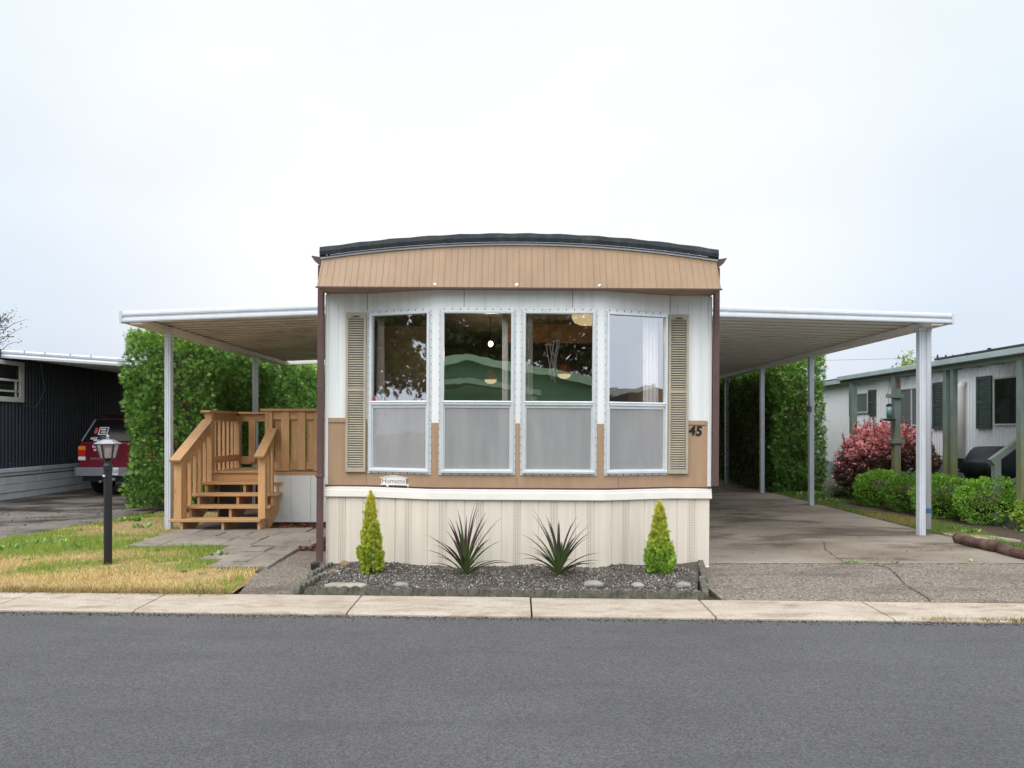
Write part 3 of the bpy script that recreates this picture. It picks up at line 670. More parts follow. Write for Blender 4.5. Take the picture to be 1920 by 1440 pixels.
cp = MB()
SG[0].box(cp, 0.005, SG[0].L - .21, 1.615, 1.668, 0, .011); cp.build('belt_trim', 'tan_siding', home, bevel=.004)
cp = MB(); SG[4].box(cp, .19, SG[4].L - .05, 1.61, 1.66, 0, .011); cp.build('belt_trim', 'tan_siding', home, bevel=.004)
# corner trims
for a, b in ((HX - .03, HX + .012), (-HX - .012, -HX + .025)): MB().box(a, b, HY - .018, HY + .05, .92, 3.05).build('corner_trim', 'white_siding', home, bevel=.006)
# side walls with ribs, rear wall
sw = MB()
for x0, x1 in ((-HX, -HX + .06), (HX - .06, HX)):
    MB().box(x0, x1, HY + .055, 25, .3, 3.42).build('side_wall', 'white_siding', home)
MB().box(-HX, HX, 25, 25.06, .3, 3.42).build('rear_wall', 'white_siding', home)
for sx in (-1, 1):
    row = []
    for k in range(110): y = HY + .2 + k * .157; row += [(sx * (HX + .002), y), (sx * (HX + .014), y + .006), (sx * (HX + .014), y + .028), (sx * (HX + .002), y + .034)]
    MB().grid([[(a, b, 3.4) for a, b in row], [(a, b, .35) for a, b in row]]).build('side_cladding', 'white_siding', home)
# windows
def rivets(s, mb, u0, u1, z0, z1, d):
    for u in np.arange(u0 + .05, u1 - .03, .088):
        s.box(mb, u, u + .007, z0 - .002, z0 + .017, d, d + .004); s.box(mb, u, u + .007, z1 - .017, z1 + .002, d, d + .004)
    for z in np.arange(z0 + .06, z1 - .04, .088):
        s.box(mb, u0 - .001, u0 + .010, z, z + .006, d, d + .004); s.box(mb, u1 - .010, u1 + .001, z, z + .006, d, d + .004)
def make_window(s, u0, u1, label, tilt):
    fl = MB(); w_ = .022
    s.box(fl, u0, u1, ZW1 - w_, ZW1, -.02, .010); s.box(fl, u0, u1, ZW0, ZW0 + w_, -.02, .010)
    s.box(fl, u0, u0 + w_, ZW0 + w_, ZW1 - w_, -.02, .010); s.box(fl, u1 - w_, u1, ZW0 + w_, ZW1 - w_, -.02, .010)
    W = fl.build('window', 'aluminium', home, bevel=.003, label=label)
    rv = MB(); rivets(s, rv, u0, u1, ZW0, ZW1, .010); e_ = .006
    for q_ in ((u0 + e_, u1 - e_, ZW0 + e_, ZW0 + .012), (u0 + e_, u1 - e_, ZW1 - .012, ZW1 - e_), (u0 + e_, u0 + .012, ZW0 + e_, ZW1 - e_), (u1 - .012, u1 - e_, ZW0 + e_, ZW1 - e_)): s.box(rv, *q_, .004, .0099)
    rv.build('screw_row', 'screw', W)
    a, b, c, d = u0 + w_, u1 - w_, ZW0 + w_, ZW1 - w_; f = .030; zm = 1.835
    fr = MB(); s.box(fr, a, b, d - f, d, -.03, .026); s.box(fr, a, b, c, c + f, -.03, .034); s.box(fr, a, a + f, c + f, d - f, -.03, .026); s.box(fr, b - f, b, c + f, d - f, -.03, .026)
    s.box(fr, a + f, b - f, zm - .022, zm + .022, -.03, .030); s.box(fr, a + f - .01, b - f + .01, zm + .004, zm + .016, .026, .036)
    fr.build('frame', 'aluminium', W, bevel=.004)
    la, lb, lc, ld = a + f, b - f, c + f, zm - .022
    ss_ = MB(); s.box(ss_, la, lb, ld - .032, ld, -.024, .012); s.box(ss_, la, la + .014, lc, ld - .032, -.024, .012); s.box(ss_, lb - .014, lb, lc, ld - .032, -.024, .012); s.box(ss_, la, lb, lc, lc + .014, -.024, .0125)
    ss_.build('sash', 'aluminium', W, bevel=.002)
    def pane(nm, mat, u0, u1, z0, z1, d):
        MB().add([s.p(u0, z0, d), s.p(u1, z0, d + tilt), s.p(u1, z1, d + tilt * .4), s.p(u0, z1, d)], [(0, 1, 2, 3)]).build(nm, mat, W)
    pane('upper_pane', 'glass', la, lb, zm + .022, d - f, -.008); pane('lower_pane', 'glass', la, lb, lc, ld, -.022); pane('insect_screen', 'screen', la + .012, lb - .012, lc + .012, ld - .03, .004)
    return W
wl = ['angled window on the left of the bow', 'flat window left of centre', 'flat window right of centre', 'angled window on the right of the bow']
WO = [make_window(*WIN[i], wl[i], (-.002, .0015, -.0015, .002)[i]) for i in range(4)]
st_ = MB(); q = WIN[0][0]; c0 = q.p(.075, 1.875, -.004)
st_.extrude([c0 + q.u * .026 * math.cos(t * math.pi / 4 + .39) + Vector((0, 0, .026 * math.sin(t * math.pi / 4 + .39))) for t in range(8)], q.n * .003)
st_.build('alarm_sticker', 'red_sticker', WO[0])
# louvred shutters
def shutter(xc, y, label):
    mb = MB(); x0, x1 = xc - .112, xc + .112; z0, z1 = 1.065, 2.845; d0, d1 = y - .034, y - .002; rl = .026
    mb.box(x0, x0 + rl, d0, d1, z0, z1); mb.box(x1 - rl, x1, d0, d1, z0, z1); mb.box(x0 + rl, x1 - rl, d0, d1, z0, z0 + .05); mb.box(x0 + rl, x1 - rl, d0, d1, z1 - .035, z1); mb.box(x0 + rl, x1 - rl, d0, d1, 1.965, 1.998)
    mb.extrude([(x0 + rl, d0 + .001, z1 - .035), (x0 + rl + .05, d0 + .001, z1 - .037), (xc - .03, d0 + .001, z1 - .05), (x0 + rl, d0 + .001, z1 - .062)], (0, .02, 0)); mb.extrude([(x1 - rl, d0 + .001, z1 - .035), (x1 - rl - .05, d0 + .001, z1 - .037), (xc + .03, d0 + .001, z1 - .05), (x1 - rl, d0 + .001, z1 - .062)], (0, .02, 0))
    for za, zb in ((z0 + .055, 1.963), (2.0, z1 - .045)):
        k = int((zb - za) / .0262)
        for i in range(k):
            z = za + (zb - za) * (i + .15) / k
            mb.obox((x0 + rl, d0 + .005, z), (x1 - x0 - 2 * rl, 0, 0), (0, .016, .013), (0, -.001, .007))
    o = mb.build('shutter', 'shutter_paint', home, label=label)
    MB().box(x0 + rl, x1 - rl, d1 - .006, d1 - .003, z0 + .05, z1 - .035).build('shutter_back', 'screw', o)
shutter(-1.818, HY, 'louvred beige shutter on the left'); shutter(1.790, HY, 'louvred beige shutter on the right')
# bottom rail of the tan band
lo = MB()
for s in SG: s.box(lo, -.006, s.L + .006, .893, .915, -.05, .014)
lo.build('bottom_rail', 'brown_trim', home)
# skirting that bows with the wall
SKP = [(-2.15, HY + .0), (-1.695, HY - .02), (-.95, HB - .035), (.95, HB - .035), (1.695, HY - .02), (2.15, HY + .0)]
sk = MB(); SK = [Seg(a, b) for a, b in zip(SKP[:-1], SKP[1:])]
prof = []; u_tot = 0; vents = MB(); cum = [0]
for s in SK: cum.append(cum[-1] + s.L)
def skp(u, d, z):
    for i, s in enumerate(SK):
        if u <= cum[i + 1] + 1e-6: return s.p(u - cum[i], z, d)
us = []; u = .0; pitch = .2
while u < cum[-1]:
    for du, d in ((0, 0), (.012, 0), (.017, -.009), (.023, -.009), (.028, 0), (.10, .002)):
        if u + du < cum[-1]: us.append((u + du, d))
    u += pitch
us += [(c + 0, 0) for c in cum[1:]]; us.sort()
sk.grid([[skp(u, d, .82) for u, d in us], [skp(u, d, .4) for u, d in us], [skp(u, d, -.03) for u, d in us]])
skirt = sk.build('skirting', 'cream_skirt', home, solid=.003)
u = .14
while u < cum[-1] - .05:
    a = skp(u, .004, 0); b = skp(u + .058, .004, 0); z0, z1 = .06, .80
    vents = MB().add([a + Vector((0, 0, z0)), b + Vector((0, 0, z0)), b + Vector((0, 0, z1)), a + Vector((0, 0, z1))], [(0, 1, 2, 3)]); u += .40
    vents.build('vent_strip', 'vent', skirt, solid=.002)
for x0, x1 in ((-2.15, -2.145), (2.145, 2.15)):
    MB().box(x0, x1, HY + .002, 25, -.03, .82).build('skirting', 'cream_skirt', home)
fl = MB()
for (ua, ub, dd_) in ((-.02, 1.64, .0), (1.63, 3.40, .003), (3.39, cum[-1] + .02, .0)):
    cuts = [ua] + [c for c in cum[1:-1] if ua < c < ub] + [ub]
    prof_ = [(.006, .900), (.014, .896), (.016, .868), (.024, .862), (.032, .790), (.022, .783), (.006, .787)]
    secs = []
    for c in cuts:
        cc_ = min(max(c, 0), cum[-1]); base = skp(cc_, 0, 0); i = next(i for i in range(5) if cc_ <= cum[i + 1] + 1e-6); s = SK[i]
        ex = s.u * (c - cc_); secs.append([base + ex + s.n * (d + dd_) + Vector((0, 0, z)) for d, z in prof_])
    fl.loft(secs)
fl.build('skirt_flashing', 'cream_trim', home, bevel=.002)
bt = MB(); bt.loft([[skp(min(max(c, 0), cum[-1]), d, z) for d, z in ((.002, .022), (.014, .02), (.014, -.03), (.002, -.03))] for c in cum]); bt.build('bottom_track', 'cream_trim', home)
# mansard fascia with ribs
ztop = lambda x: 3.405 + .165 * (1 - (x / 2.16) ** 2)
fx = []; x = -2.16
while x < 2.155:
    fx += [(x, 0), (x + .012, 0), (x + .015, .006), (x + .021, .006), (x + .024, 0), (x + .080, 0), (x + .082, .003), (x + .086, .003), (x + .088, 0)]; x += .134
fx = [(a, d) for a, d in fx if a < 2.16] + [(2.16, 0)]
fas = MB(); rows = []
for t in (0, .25, .5, .75, 1.0):
    rows.append([(a * (1 + .0 * t), 7.29 + .19 * t - d, 3.06 + (ztop(a) - 3.06) * t) for a, d in fx])
fas.grid(rows)
for sx in (-1, 1): fas.add([(2.16 * sx, 7.29, 3.06), (2.16 * sx, 7.48, ztop(2.16)), (2.16 * sx, 7.72, ztop(2.16)), (2.16 * sx, 7.72, 3.06)], [(0, 1, 2, 3)])
fas.build('fascia', 'tan_fascia', home, recalc=False)
MB().add([(-2.158, 7.292, 3.061), (2.158, 7.292, 3.061), (2.158, 7.70, 3.061), (-2.158, 7.70, 3.061)], [(0, 1, 2, 3)]).build('soffit', 'tan_fascia', home)
MB().obox((-2.17, 7.28, 3.048), (4.34, 0, 0), (0, .02, 0), (0, 0, .016)).build('fascia_edge', 'brown_trim', home)
for x in (-.90, -.02, .86):
    pc_ = []
    for k in range(11): a = k * .571; r_ = random.uniform(.008, .024); z = 3.097 + r_ * math.sin(a); pc_.append((x + r_ * .9 * math.cos(a), 7.29 + .19 * (z - 3.06) / .4 - .0078, z))
    MB().extrude(pc_, (0, .0015, 0)).build('paint_chip', 'sign_white', home)
xs_ = [-2.17 + 4.34 * i / 40 for i in range(41)]
dripe = MB(); dripe.loft([[(x, 7.462, ztop(min(abs(x), 2.16)) - .004), (x, 7.462, ztop(min(abs(x), 2.16)) + .014), (x, 7.52, ztop(min(abs(x), 2.16)) + .014), (x, 7.52, ztop(min(abs(x), 2.16)) - .004)] for x in xs_]); dripe.build('drip_edge', 'white_alu', home)
rf = MB(); rz = lambda x: ztop(min(abs(x), 2.16)) + .016
rf.loft([[(x, 7.452, rz(x)), (x, 7.440, rz(x) + .055 + .003 * math.sin(x * 23)), (x, 7.452, rz(x) + .105 + .004 * math.sin(x * 17)), (x, 7.50, rz(x) + .113), (x, 25.2, rz(x) + .113), (x, 25.2, rz(x))] for x in [a * 1.004 for a in xs_]])
roof = rf.build('roof', 'roof_membrane', home)
hm = MB(); hm.loft([[(x, 7.432, rz(x) + .016), (x, 7.432, rz(x) + .022), (x, 7.452, rz(x) + .022), (x, 7.452, rz(x) + .016)] for x in xs_]); hm.build('roof_seam', 'black_paint', roof)
nl = MB(); nl.loft([[(x, 7.4425, rz(x) + .003), (x, 7.4425, rz(x) + .010), (x, 7.449, rz(x) + .010), (x, 7.449, rz(x) + .003)] for x in xs_[1:-1]])
for i in range(33):
    x = -2.1 + i * .127; nl.box(x, x + .010, 7.436, 7.4448, rz(x) + .002, rz(x) + .011)
nl.build('roof_nails', 'galv', roof)
# eaves gutters and downspouts
for sx in (-1, 1):
    x = sx * 2.165; g = [(0, 3.44), (.135, 3.462), (.135, 3.452), (.10, 3.40), (.07, 3.375), (.02, 3.345), (0, 3.335)]
    MB().extrude([(x + sx * a, 7.56, z) for a, z in g], (0, 17, 0)).build('gutter', 'brown_trim', home)
ds = MB(); ds.box(-2.235, -2.172, 7.575, 7.645, .06, 3.36); ds.box(-2.245, -2.166, 7.568, 7.652, 1.00, 1.035)
ds.obox((-2.235, 7.575, .075), (.063, 0, 0), (0, .07, 0), (-.02, -.10, -.05)); ds.box(-2.24, -2.168, 7.57, 7.65, 2.0, 2.012)
o = ds.build('downspout', 'brown_trim', home, bevel=.008); fo = MB(); fo.box(-2.258, -2.182, 7.46, 7.56, .0, .07); fo.build('outlet', 'black_paint', o, bevel=.006)
ds = MB(); ds.box(2.172, 2.232, 7.575, 7.645, .93, 3.36); ds.build('downspout', 'brown_trim', home, bevel=.008)
# house number
text_mesh('house_number', '45', .15, 'number_black', home, frame_mtx((1.985, HY - .004, 1.54), (1, 0, -.05), (0, 0, 1)), .003, shear=.12, bold=.004)
# ---- rooms behind the glass
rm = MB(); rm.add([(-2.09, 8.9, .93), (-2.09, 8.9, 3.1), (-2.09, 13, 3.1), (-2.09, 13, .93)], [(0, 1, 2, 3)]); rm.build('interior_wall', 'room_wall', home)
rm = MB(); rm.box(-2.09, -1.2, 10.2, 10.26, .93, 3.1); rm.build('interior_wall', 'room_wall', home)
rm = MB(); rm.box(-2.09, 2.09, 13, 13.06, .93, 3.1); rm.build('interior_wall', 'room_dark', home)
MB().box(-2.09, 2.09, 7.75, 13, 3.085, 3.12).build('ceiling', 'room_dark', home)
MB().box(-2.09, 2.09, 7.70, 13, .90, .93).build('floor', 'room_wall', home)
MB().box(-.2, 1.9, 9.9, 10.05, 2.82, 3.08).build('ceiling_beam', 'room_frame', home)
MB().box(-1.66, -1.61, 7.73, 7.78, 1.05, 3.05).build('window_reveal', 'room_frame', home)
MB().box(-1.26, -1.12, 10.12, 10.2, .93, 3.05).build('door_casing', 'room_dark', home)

def curtain(pts, z0, z1, label, waves, amp=.022):
    n = 60; rows = [[], []]
    a, b = Vector((*pts[0], 0)), Vector((*pts[1], 0)); d = b - a; nn = Vector((d.y, -d.x, 0)).normalized()
    for zi, (z, k) in enumerate(((z1, 1.0), ((z0 + z1) / 2, 1.25), (z0, 1.5))):
        row = [a + d * ((i / n - .0) * (1 + .25 * (k - 1))) + nn * amp * math.sin(i / n * waves * 6.28 + .4 * k) + Vector((0, 0, z)) for i in range(n + 1)]
        if zi < 2: rows[zi] = row
        else: rows.append(row)
    tag(MB().grid(rows).build('curtain', 'curtain', None, smooth=True, solid=.003), label, 'curtain', 'curtains inside the four windows')
s = SG[1]; curtain([s.p(.055, 0, -.13)[:2], s.p(.15, 0, -.13)[:2]], 1.0, 2.80, 'pale sheer curtain at the left of the leftmost window', 3)
s = SG[2]; curtain([s.p(s.ux(-.165), 0, -.10)[:2], s.p(s.ux(-.105), 0, -.10)[:2]], 1.0, 2.82, 'narrow curtain at the right of the window above the left spiky plant', 4)
curtain([s.p(s.ux(.075), 0, -.10)[:2], s.p(s.ux(.165), 0, -.10)[:2]], 1.0, 2.82, 'narrow curtain at the left of the window above the right spiky plant', 4)
s = SG[3]; curtain([s.p(s.L - .27, 0, -.10)[:2], s.p(s.L - .09, 0, -.10)[:2]], 1.0, 2.80, 'wide pale sheer curtain at the right of the rightmost window', 4)
# lamps that are lit in the room
def pendant(px, py, Y, kind, label):
    x = (px - 970) / 1280 * Y; z = 1.55 - (py - 805) / 1280 * Y
    t = thing('pendant_lamp', label, 'lamp', (x, Y, z), 'lamps lit inside the home')
    pl_ = bpy.data.lights.new('lamp_light', 'POINT'); po_ = bpy.data.objects.new('lamp_light', pl_); COL.objects.link(po_); po_.parent = t; po_.location = (0, 0, -.16); pl_.energy = {'bulb': 13, 'shade': 5, 'flush': 9}[kind]; pl_.color = (1, .72, .42); pl_.shadow_soft_size = .05
    if kind == 'bulb':
        MB().tube([(x, Y, z + .05), (x, Y, 3.085)], .006, 6).build('cord', 'black_paint', t); MB().lathe([(.004, .042), (.022, .034), (.034, .012), (.034, -.012), (.022, -.03), (.006, -.04)], (x, Y, z), 14).build('bulb', 'bulb', t, smooth=True)
    elif kind == 'shade':
        MB().tube([(x, Y, z + .16), (x, Y, 3.085)], .006, 6).build('cord', 'black_paint', t); MB().lathe([(.03, .17), (.06, .15), (.10, .06), (.115, .0), (.11, .0), (.05, .14)], (x, Y, z), 20).build('lamp_shade', 'room_shade', t, smooth=True); MB().lathe([(.105, .01), (.095, -.03), (.06, -.06), (.01, -.07)], (x, Y, z), 18).build('diffuser', 'bulb_soft', t, smooth=True)
    else:
        MB().lathe([(.20, .06), (.20, .03), (.17, -.03), (.10, -.06), (.01, -.07)], (x, Y, z), 20).build('diffuser', 'bulb_soft', t, smooth=True); MB().lathe([(.21, .10), (.21, .06), (.2, .06)], (x, Y, z), 20).build('canopy', 'galv', t)
pendant(920, 645, 9.4, 'bulb', 'bright bare bulb glowing high in the window left of centre')
pendant(920, 712, 11.4, 'shade', 'amber shaded pendant lamp low in the window left of centre')
pendant(1058, 702, 10.6, 'shade', 'amber shaded pendant lamp low in the window right of centre')
pendant(1101, 600, 8.75, 'flush', 'round cream ceiling light at the top of the window right of centre')
# wind chimes hanging just inside the third window
for (px, lean, lab) in ((1029, .10, 'left of two wind chimes hanging inside the window right of centre'), (1043, -.09, 'right of two wind chimes hanging inside the window right of centre')):
    Y = 7.72; x = (px - 970) / 1280 * Y; zt = 1.55 + (805 - (648 if lean > 0 else 641)) / 1280 * Y
    t = thing('wind_chime', lab, 'wind chime', (x, Y, zt - .4), 'wind chimes in the window')
    MB().lathe([(.045, .0), (.045, .012), (.01, .03)], (x, Y, zt), 14).build('top_disc', 'galv', t)
    for k in range(5):
        a = k * 1.256; x0 = x + .035 * math.cos(a); y0 = Y + .035 * math.sin(a); MB().tube([(x0, y0, zt), (x0 + lean * .6, y0, zt - .30 - .03 * k)], .006, 6).build('chime_tube', 'galv', t)
    MB().tube([(x, Y, zt + .03), (x, Y, 2.95)], .003, 5).build('cord', 'wire', t)
# name plate shaped like a little house
s = SG[1]; uc = s.ux((739 - 970) / 1280 * 7.56); pc = s.p(uc, .985, .004)
pl = thing('name_plate', 'small white house-shaped sign reading Homette on the tan band under the left window', 'sign', pc)
ov = lambda u, z, d=0: pc + s.u * u + Vector((0, 0, z)) + s.n * d
MB().extrude([ov(-.150, -.042), ov(.150, -.042), ov(.150, .028), ov(0, .052), ov(-.150, .028)], s.n * .010).build('plate', 'sign_white', pl, bevel=.002)
tr_ = MB(); tr_.bar(ov(-.168, .026, .008), ov(0, .058, .008), .016, .008, up=(0, 0, 1)); tr_.bar(ov(0, .058, .008), ov(.168, .026, .008), .016, .008, up=(0, 0, 1)); tr_.bar(ov(-.156, -.047, .008), ov(.172, -.047, .008), .016, .010)
tr_.build('plate_trim', 'sign_white', pl)
wh = MB(); c0 = ov(-.072, -.056, .006); wh.extrude([c0 + s.u * .015 * math.cos(k * .5236) + Vector((0, 0, .015 * math.sin(k * .5236))) for k in range(12)], s.n * .012); c0 = ov(.176, -.052, .006)
wh.extrude([c0 + s.u * .010 * math.cos(k * .7854) + Vector((0, 0, .018 * math.sin(k * .7854))) for k in range(8)], s.n * .010)
wh.build('plate_wheel', 'sign_white', pl)
text_mesh('lettering', 'Homette', .078, 'sign_ink', pl, frame_mtx(ov(0, -.008, .011), s.u, (0, 0, 1)), .001, bold=-.0006)
home.rotation_euler[1] = R(.33)

# ================================================================== CARPORTS
def post_mesh(mb, x, y, z0, z1, wd=.09):
    h = wd / 2; g = wd * .14; d = wd * .09
    q = []
    for a in range(4):
        c, s = math.cos(a * math.pi / 2), math.sin(a * math.pi / 2)
        for u, v in ((-h, -h), (-h * .45 - g / 2, -h), (-h * .45 - g / 2 + .004, -h + d), (-h * .45 + g / 2, -h + d), (-h * .45 + g / 2, -h), (h * .45 - g / 2, -h), (h * .45 - g / 2, -h + d), (h * .45 + g / 2 - .004, -h + d), (h * .45 + g / 2, -h)):
            q.append((x + u * c - v * s, y + u * s + v * c, z0))
    return mb.extrude(q, (0, 0, z1 - z0))
def carport(name, label, sx, xo, yf, yb, zh_b, zo_b, hh, ho, posts, panmat, rp):
    t = thing(name, label, 'carport', (sx * (2.2 + xo) / 2, yf, 0))
    xi = 2.25
    zb = lambda x: zh_b + (zo_b - zh_b) * (x - 2.16) / (xo - 2.16)      # bottom of the front fascia
    # ribbed roof pans running out from the house
    prof = []; y = yf + .03
    while y < yb - .2:
        prof += [(y, .125), (y + .085, .125), (y + .10, .045), (y + rp - .012, .045)]; y += rp
    rows = [[(sx * x, yy, zb(x) + dz + .02) for yy, dz in prof] for x in (xi, (xi + xo) / 2, xo - .03)]
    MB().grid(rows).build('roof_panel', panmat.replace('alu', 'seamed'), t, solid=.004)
    # front fascia with two rolled beads
    pf = [(0, 0), (-.02, .004), (-.026, .02), (-.022, .05), (-.010, .062), (-.010, .078), (-.024, .09), (-.028, .11), (-.022, .14), (-.006, .155), (0, .155)]
    def sec(x, k): return [(sx * x, yf + a, zb(x) + b * k) for a, b in pf]
    MB().loft([sec(xi - .03, hh / .155), sec(xo, ho / .155)]).build('front_fascia', 'white_alu', t)
    ft = MB(); ft.box(sx * (xo - .001) if sx > 0 else sx * (xo + .035), sx * (xo + .035) if sx > 0 else sx * (xo - .001), yf - .034, yf + .05, zo_b - .006, zo_b + ho + .006); ft.build('fascia_end_cap', 'white_alu', t, bevel=.004)
    a, b = sorted((sx * (xo - .01), sx * (xo + .03)))
    MB().box(a, b, yf + .05, yb, zo_b + .0, zo_b + .072).build('side_gutter', 'white_alu', t, bevel=.004)
    a, b = sorted((sx * (xo - .27), sx * (xo - .10)))
    MB().box(a, b, yf + .004, yb, zo_b - .022, zo_b + .062).build('beam', 'pan_alu' if sx > 0 else 'pan_alu_dirty', t, bevel=.005)
    a, b = sorted((sx * xi, sx * xo)); rr = MB(); rr.loft([[(sx * x, yb, zb(x) - .01), (sx * x, yb + .03, zb(x) - .01), (sx * x, yb + .03, zb(x) + .14), (sx * x, yb, zb(x) + .14)] for x in (xi, xo)])
    rr.build('rear_fascia', 'pan_alu', t)
    for (x, y) in posts:
        post_mesh(MB_ := MB(), sx * x, y, 0, zo_b - .022); MB_.box(sx * x - .055, sx * x + .055, y - .055, y + .055, zo_b - .06, zo_b - .023); MB_.build('post', 'white_alu', t)
    return t
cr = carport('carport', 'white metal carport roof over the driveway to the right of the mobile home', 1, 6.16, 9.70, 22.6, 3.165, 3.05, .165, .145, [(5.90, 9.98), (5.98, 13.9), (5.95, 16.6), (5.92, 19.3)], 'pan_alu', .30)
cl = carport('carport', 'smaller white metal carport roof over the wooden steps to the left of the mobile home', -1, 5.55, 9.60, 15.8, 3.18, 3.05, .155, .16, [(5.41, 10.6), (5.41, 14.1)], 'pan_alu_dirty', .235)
dsp = MB(); dsp.tube([(5.985, 9.94, .10), (5.985, 9.94, 2.95), (6.0, 9.94, 3.04)], .038, 12); dp_ = dsp.build('downspout', 'white_alu', cr, smooth=True)
MB().tube([(5.985, 9.94, .33), (5.985, 9.94, .40)], .043, 12).build('blue_band', 'blue_tape', dp_)
ou = MB(); ou.tube([(5.93, 13.84, 2.10), (5.90, 13.82, 2.0), (5.93, 13.84, 1.93)], .012, 6); ou.lathe([(.05, -.06), (.05, .06)], (5.92, 13.85, 1.96), 12)
ou.build('hose_hook', 'screw', cr)
structure(MB().add([(6.22, 9.5, .01), (6.9, 9.35, .01), (6.75, 9.75, .01), (6.22, 10.0, .01)], [(0, 1, 2, 3)]).build('stepping_slab', 'kerb', solid=.05))

# ================================================================== WOODEN DECK WITH STEPS
dk = thing('wooden_deck', 'brown stained wooden deck with five open steps and railings beside the mobile home', 'deck', (-4.0, 10.3, 0))
ZD = .862
MBX = lambda *a: MB().box(*a)
MBX(-5.10, -3.86, 11.32, 12.42, ZD - .04, ZD).build('deck_board', 'wood_x', dk, bevel=.004)
fb = MB()
for k in range(9): fb.box(-3.855, -2.2, 11.14 + k * .145, 11.14 + k * .145 + .138, ZD - .04, ZD)
fb.build('deck_board', 'wood_x', dk, bevel=.004)
MBX(-5.16, -3.86, 11.285, 11.318, ZD - .038, ZD + .002).build('deck_nosing', 'wood_x', dk, bevel=.004)
MBX(-5.08, -3.86, 11.32, 11.36, ZD - .20, ZD - .042).build('rim_board', 'wood_x', dk, bevel=.003)
MBX(-4.06, -2.2, 11.06, 11.10, ZD - .055, ZD + .0).build('rim_board', 'wood_x', dk, bevel=.003)
zs = [.203, .372, .534, .697]; ysr = [10.20, 10.48, 10.76, 11.03]
for i, (z, y) in enumerate(zip(zs, ysr)):
    x0 = -5.215 if i == 0 else -5.18; x1 = -3.845 if i == 0 else -3.80
    tb = MB(); tb.box(x0, x1, y, y + .142, z - .042, z); tb.box(x0 + .03, x1, y + .148, y + .29, z - .042, z); tb.build('tread', 'wood_x', dk, bevel=.006)
for x in (-5.06, -4.44, -3.90):
    q = [(x, 10.24, .0), (x, 10.24, zs[0] - .043)]
    for i in range(3): q += [(x, ysr[i + 1] + .03, zs[i] - .043), (x, ysr[i + 1] + .03, zs[i + 1] - .043)]
    q += [(x, 11.36, zs[3] - .043), (x, 11.36, .42), (x, 10.66, .0)]
    MB().extrude(q, (.04, 0, 0)).build('stringer', 'wood_z', dk)
for x in (-4.72, -4.6, -4.48, -4.36): MBX(x, x + .035, 12.3, 12.34, .12, ZD - .04).build('lattice_slat', 'wood_z', dk)
def newel(x, y, z0, z1, wd=.105, ch=True): 
    mb = MB(); mb.box(x - wd / 2, x + wd / 2, y - wd / 2, y + wd / 2, z0, z1); return mb.build('newel_post', 'wood_z', dk, bevel=.006)
XL, XR = -5.10, -3.935
newel(XL, 10.30, zs[0], 1.07, .115); newel(XL, 11.32, ZD - .30, 1.82, .115); newel(XR + .02, 10.50, 0, 1.12, .11); newel(-4.03, 11.12, 0, 1.84, .11); newel(XL + .02, 12.40, 0, 1.80, .11)
def rail(nm, a, b, wd, h, mat): 
    return MB().bar(a, b, wd, h).build(nm, mat, dk, bevel=.005)
rail('handrail', (XL, 10.16, 1.075), (XL, 11.26, 1.70), .17, .04, 'wood_y'); rail('handrail', (XR + .02, 10.34, 1.125), (XR - .035, 11.10, 1.56), .15, .04, 'wood_y')
rail('handrail', (XL - .02, 11.20, 1.845), (XL - .02, 12.50, 1.845), .16, .04, 'wood_y'); rail('handrail', (XL - .02, 12.40, 1.845), (-2.2, 12.40, 1.845), .16, .04, 'wood_x')
rail('handrail', (-4.16, 11.10, 1.865), (-2.2, 11.10, 1.865), .15, .04, 'wood_x')
rail('stair_stringer_rail', (XL, 10.34, .99), (XL, 11.27, 1.54), .04, .14, 'wood_y'); rail('stair_stringer_rail', (XR + .0, 10.54, 1.10), (XR - .03, 11.08, 1.42), .04, .12, 'wood_y')
for k in range(5):
    y = 10.46 + k * .17; zt = .99 + (y - 10.34) * .59; zb_ = (zs[0] if y < 10.48 else zs[1] if y < 10.76 else zs[2] if y < 11.03 else zs[3])
    MBX(XL - .028, XL + .028, y - .02, y + .02, zb_, zt + .05).build('baluster', 'wood_z', dk, bevel=.003)
for k in range(3):
    y = 10.66 + k * .15; zt = 1.10 + (y - 10.54) * .59
    MBX(XR - .03, XR + .02, y - .025, y + .025, zs[1] if y < 10.76 else zs[2], zt + .04).build('baluster', 'wood_z', dk, bevel=.003)
MBX(XL - .02, XL + .02, 11.36, 12.36, 1.70, 1.83).build('rail_board', 'wood_y', dk, bevel=.003); MBX(XL + .03, XL + .065, 11.36, 12.36, .985, 1.10).build('rail_board', 'wood_y', dk, bevel=.003)
for k in range(5): MBX(XL - .02 + .0, XL + .025, 11.50 + k * .17, 11.54 + k * .17, .84, 1.71).build('baluster', 'wood_z', dk, bevel=.002)
MBX(XL + .06, -2.2, 12.38, 12.42, 1.69, 1.82).build('rail_board', 'wood_x', dk, bevel=.003); MBX(XL + .06, -2.2, 12.38, 12.42, .92, 1.06).build('rail_board', 'wood_x', dk, bevel=.003)
for k in range(9): MBX(-4.86 + k * .29, -4.74 + k * .29, 12.345, 12.378, .95, 1.72).build('baluster', 'wood_z', dk, bevel=.002)
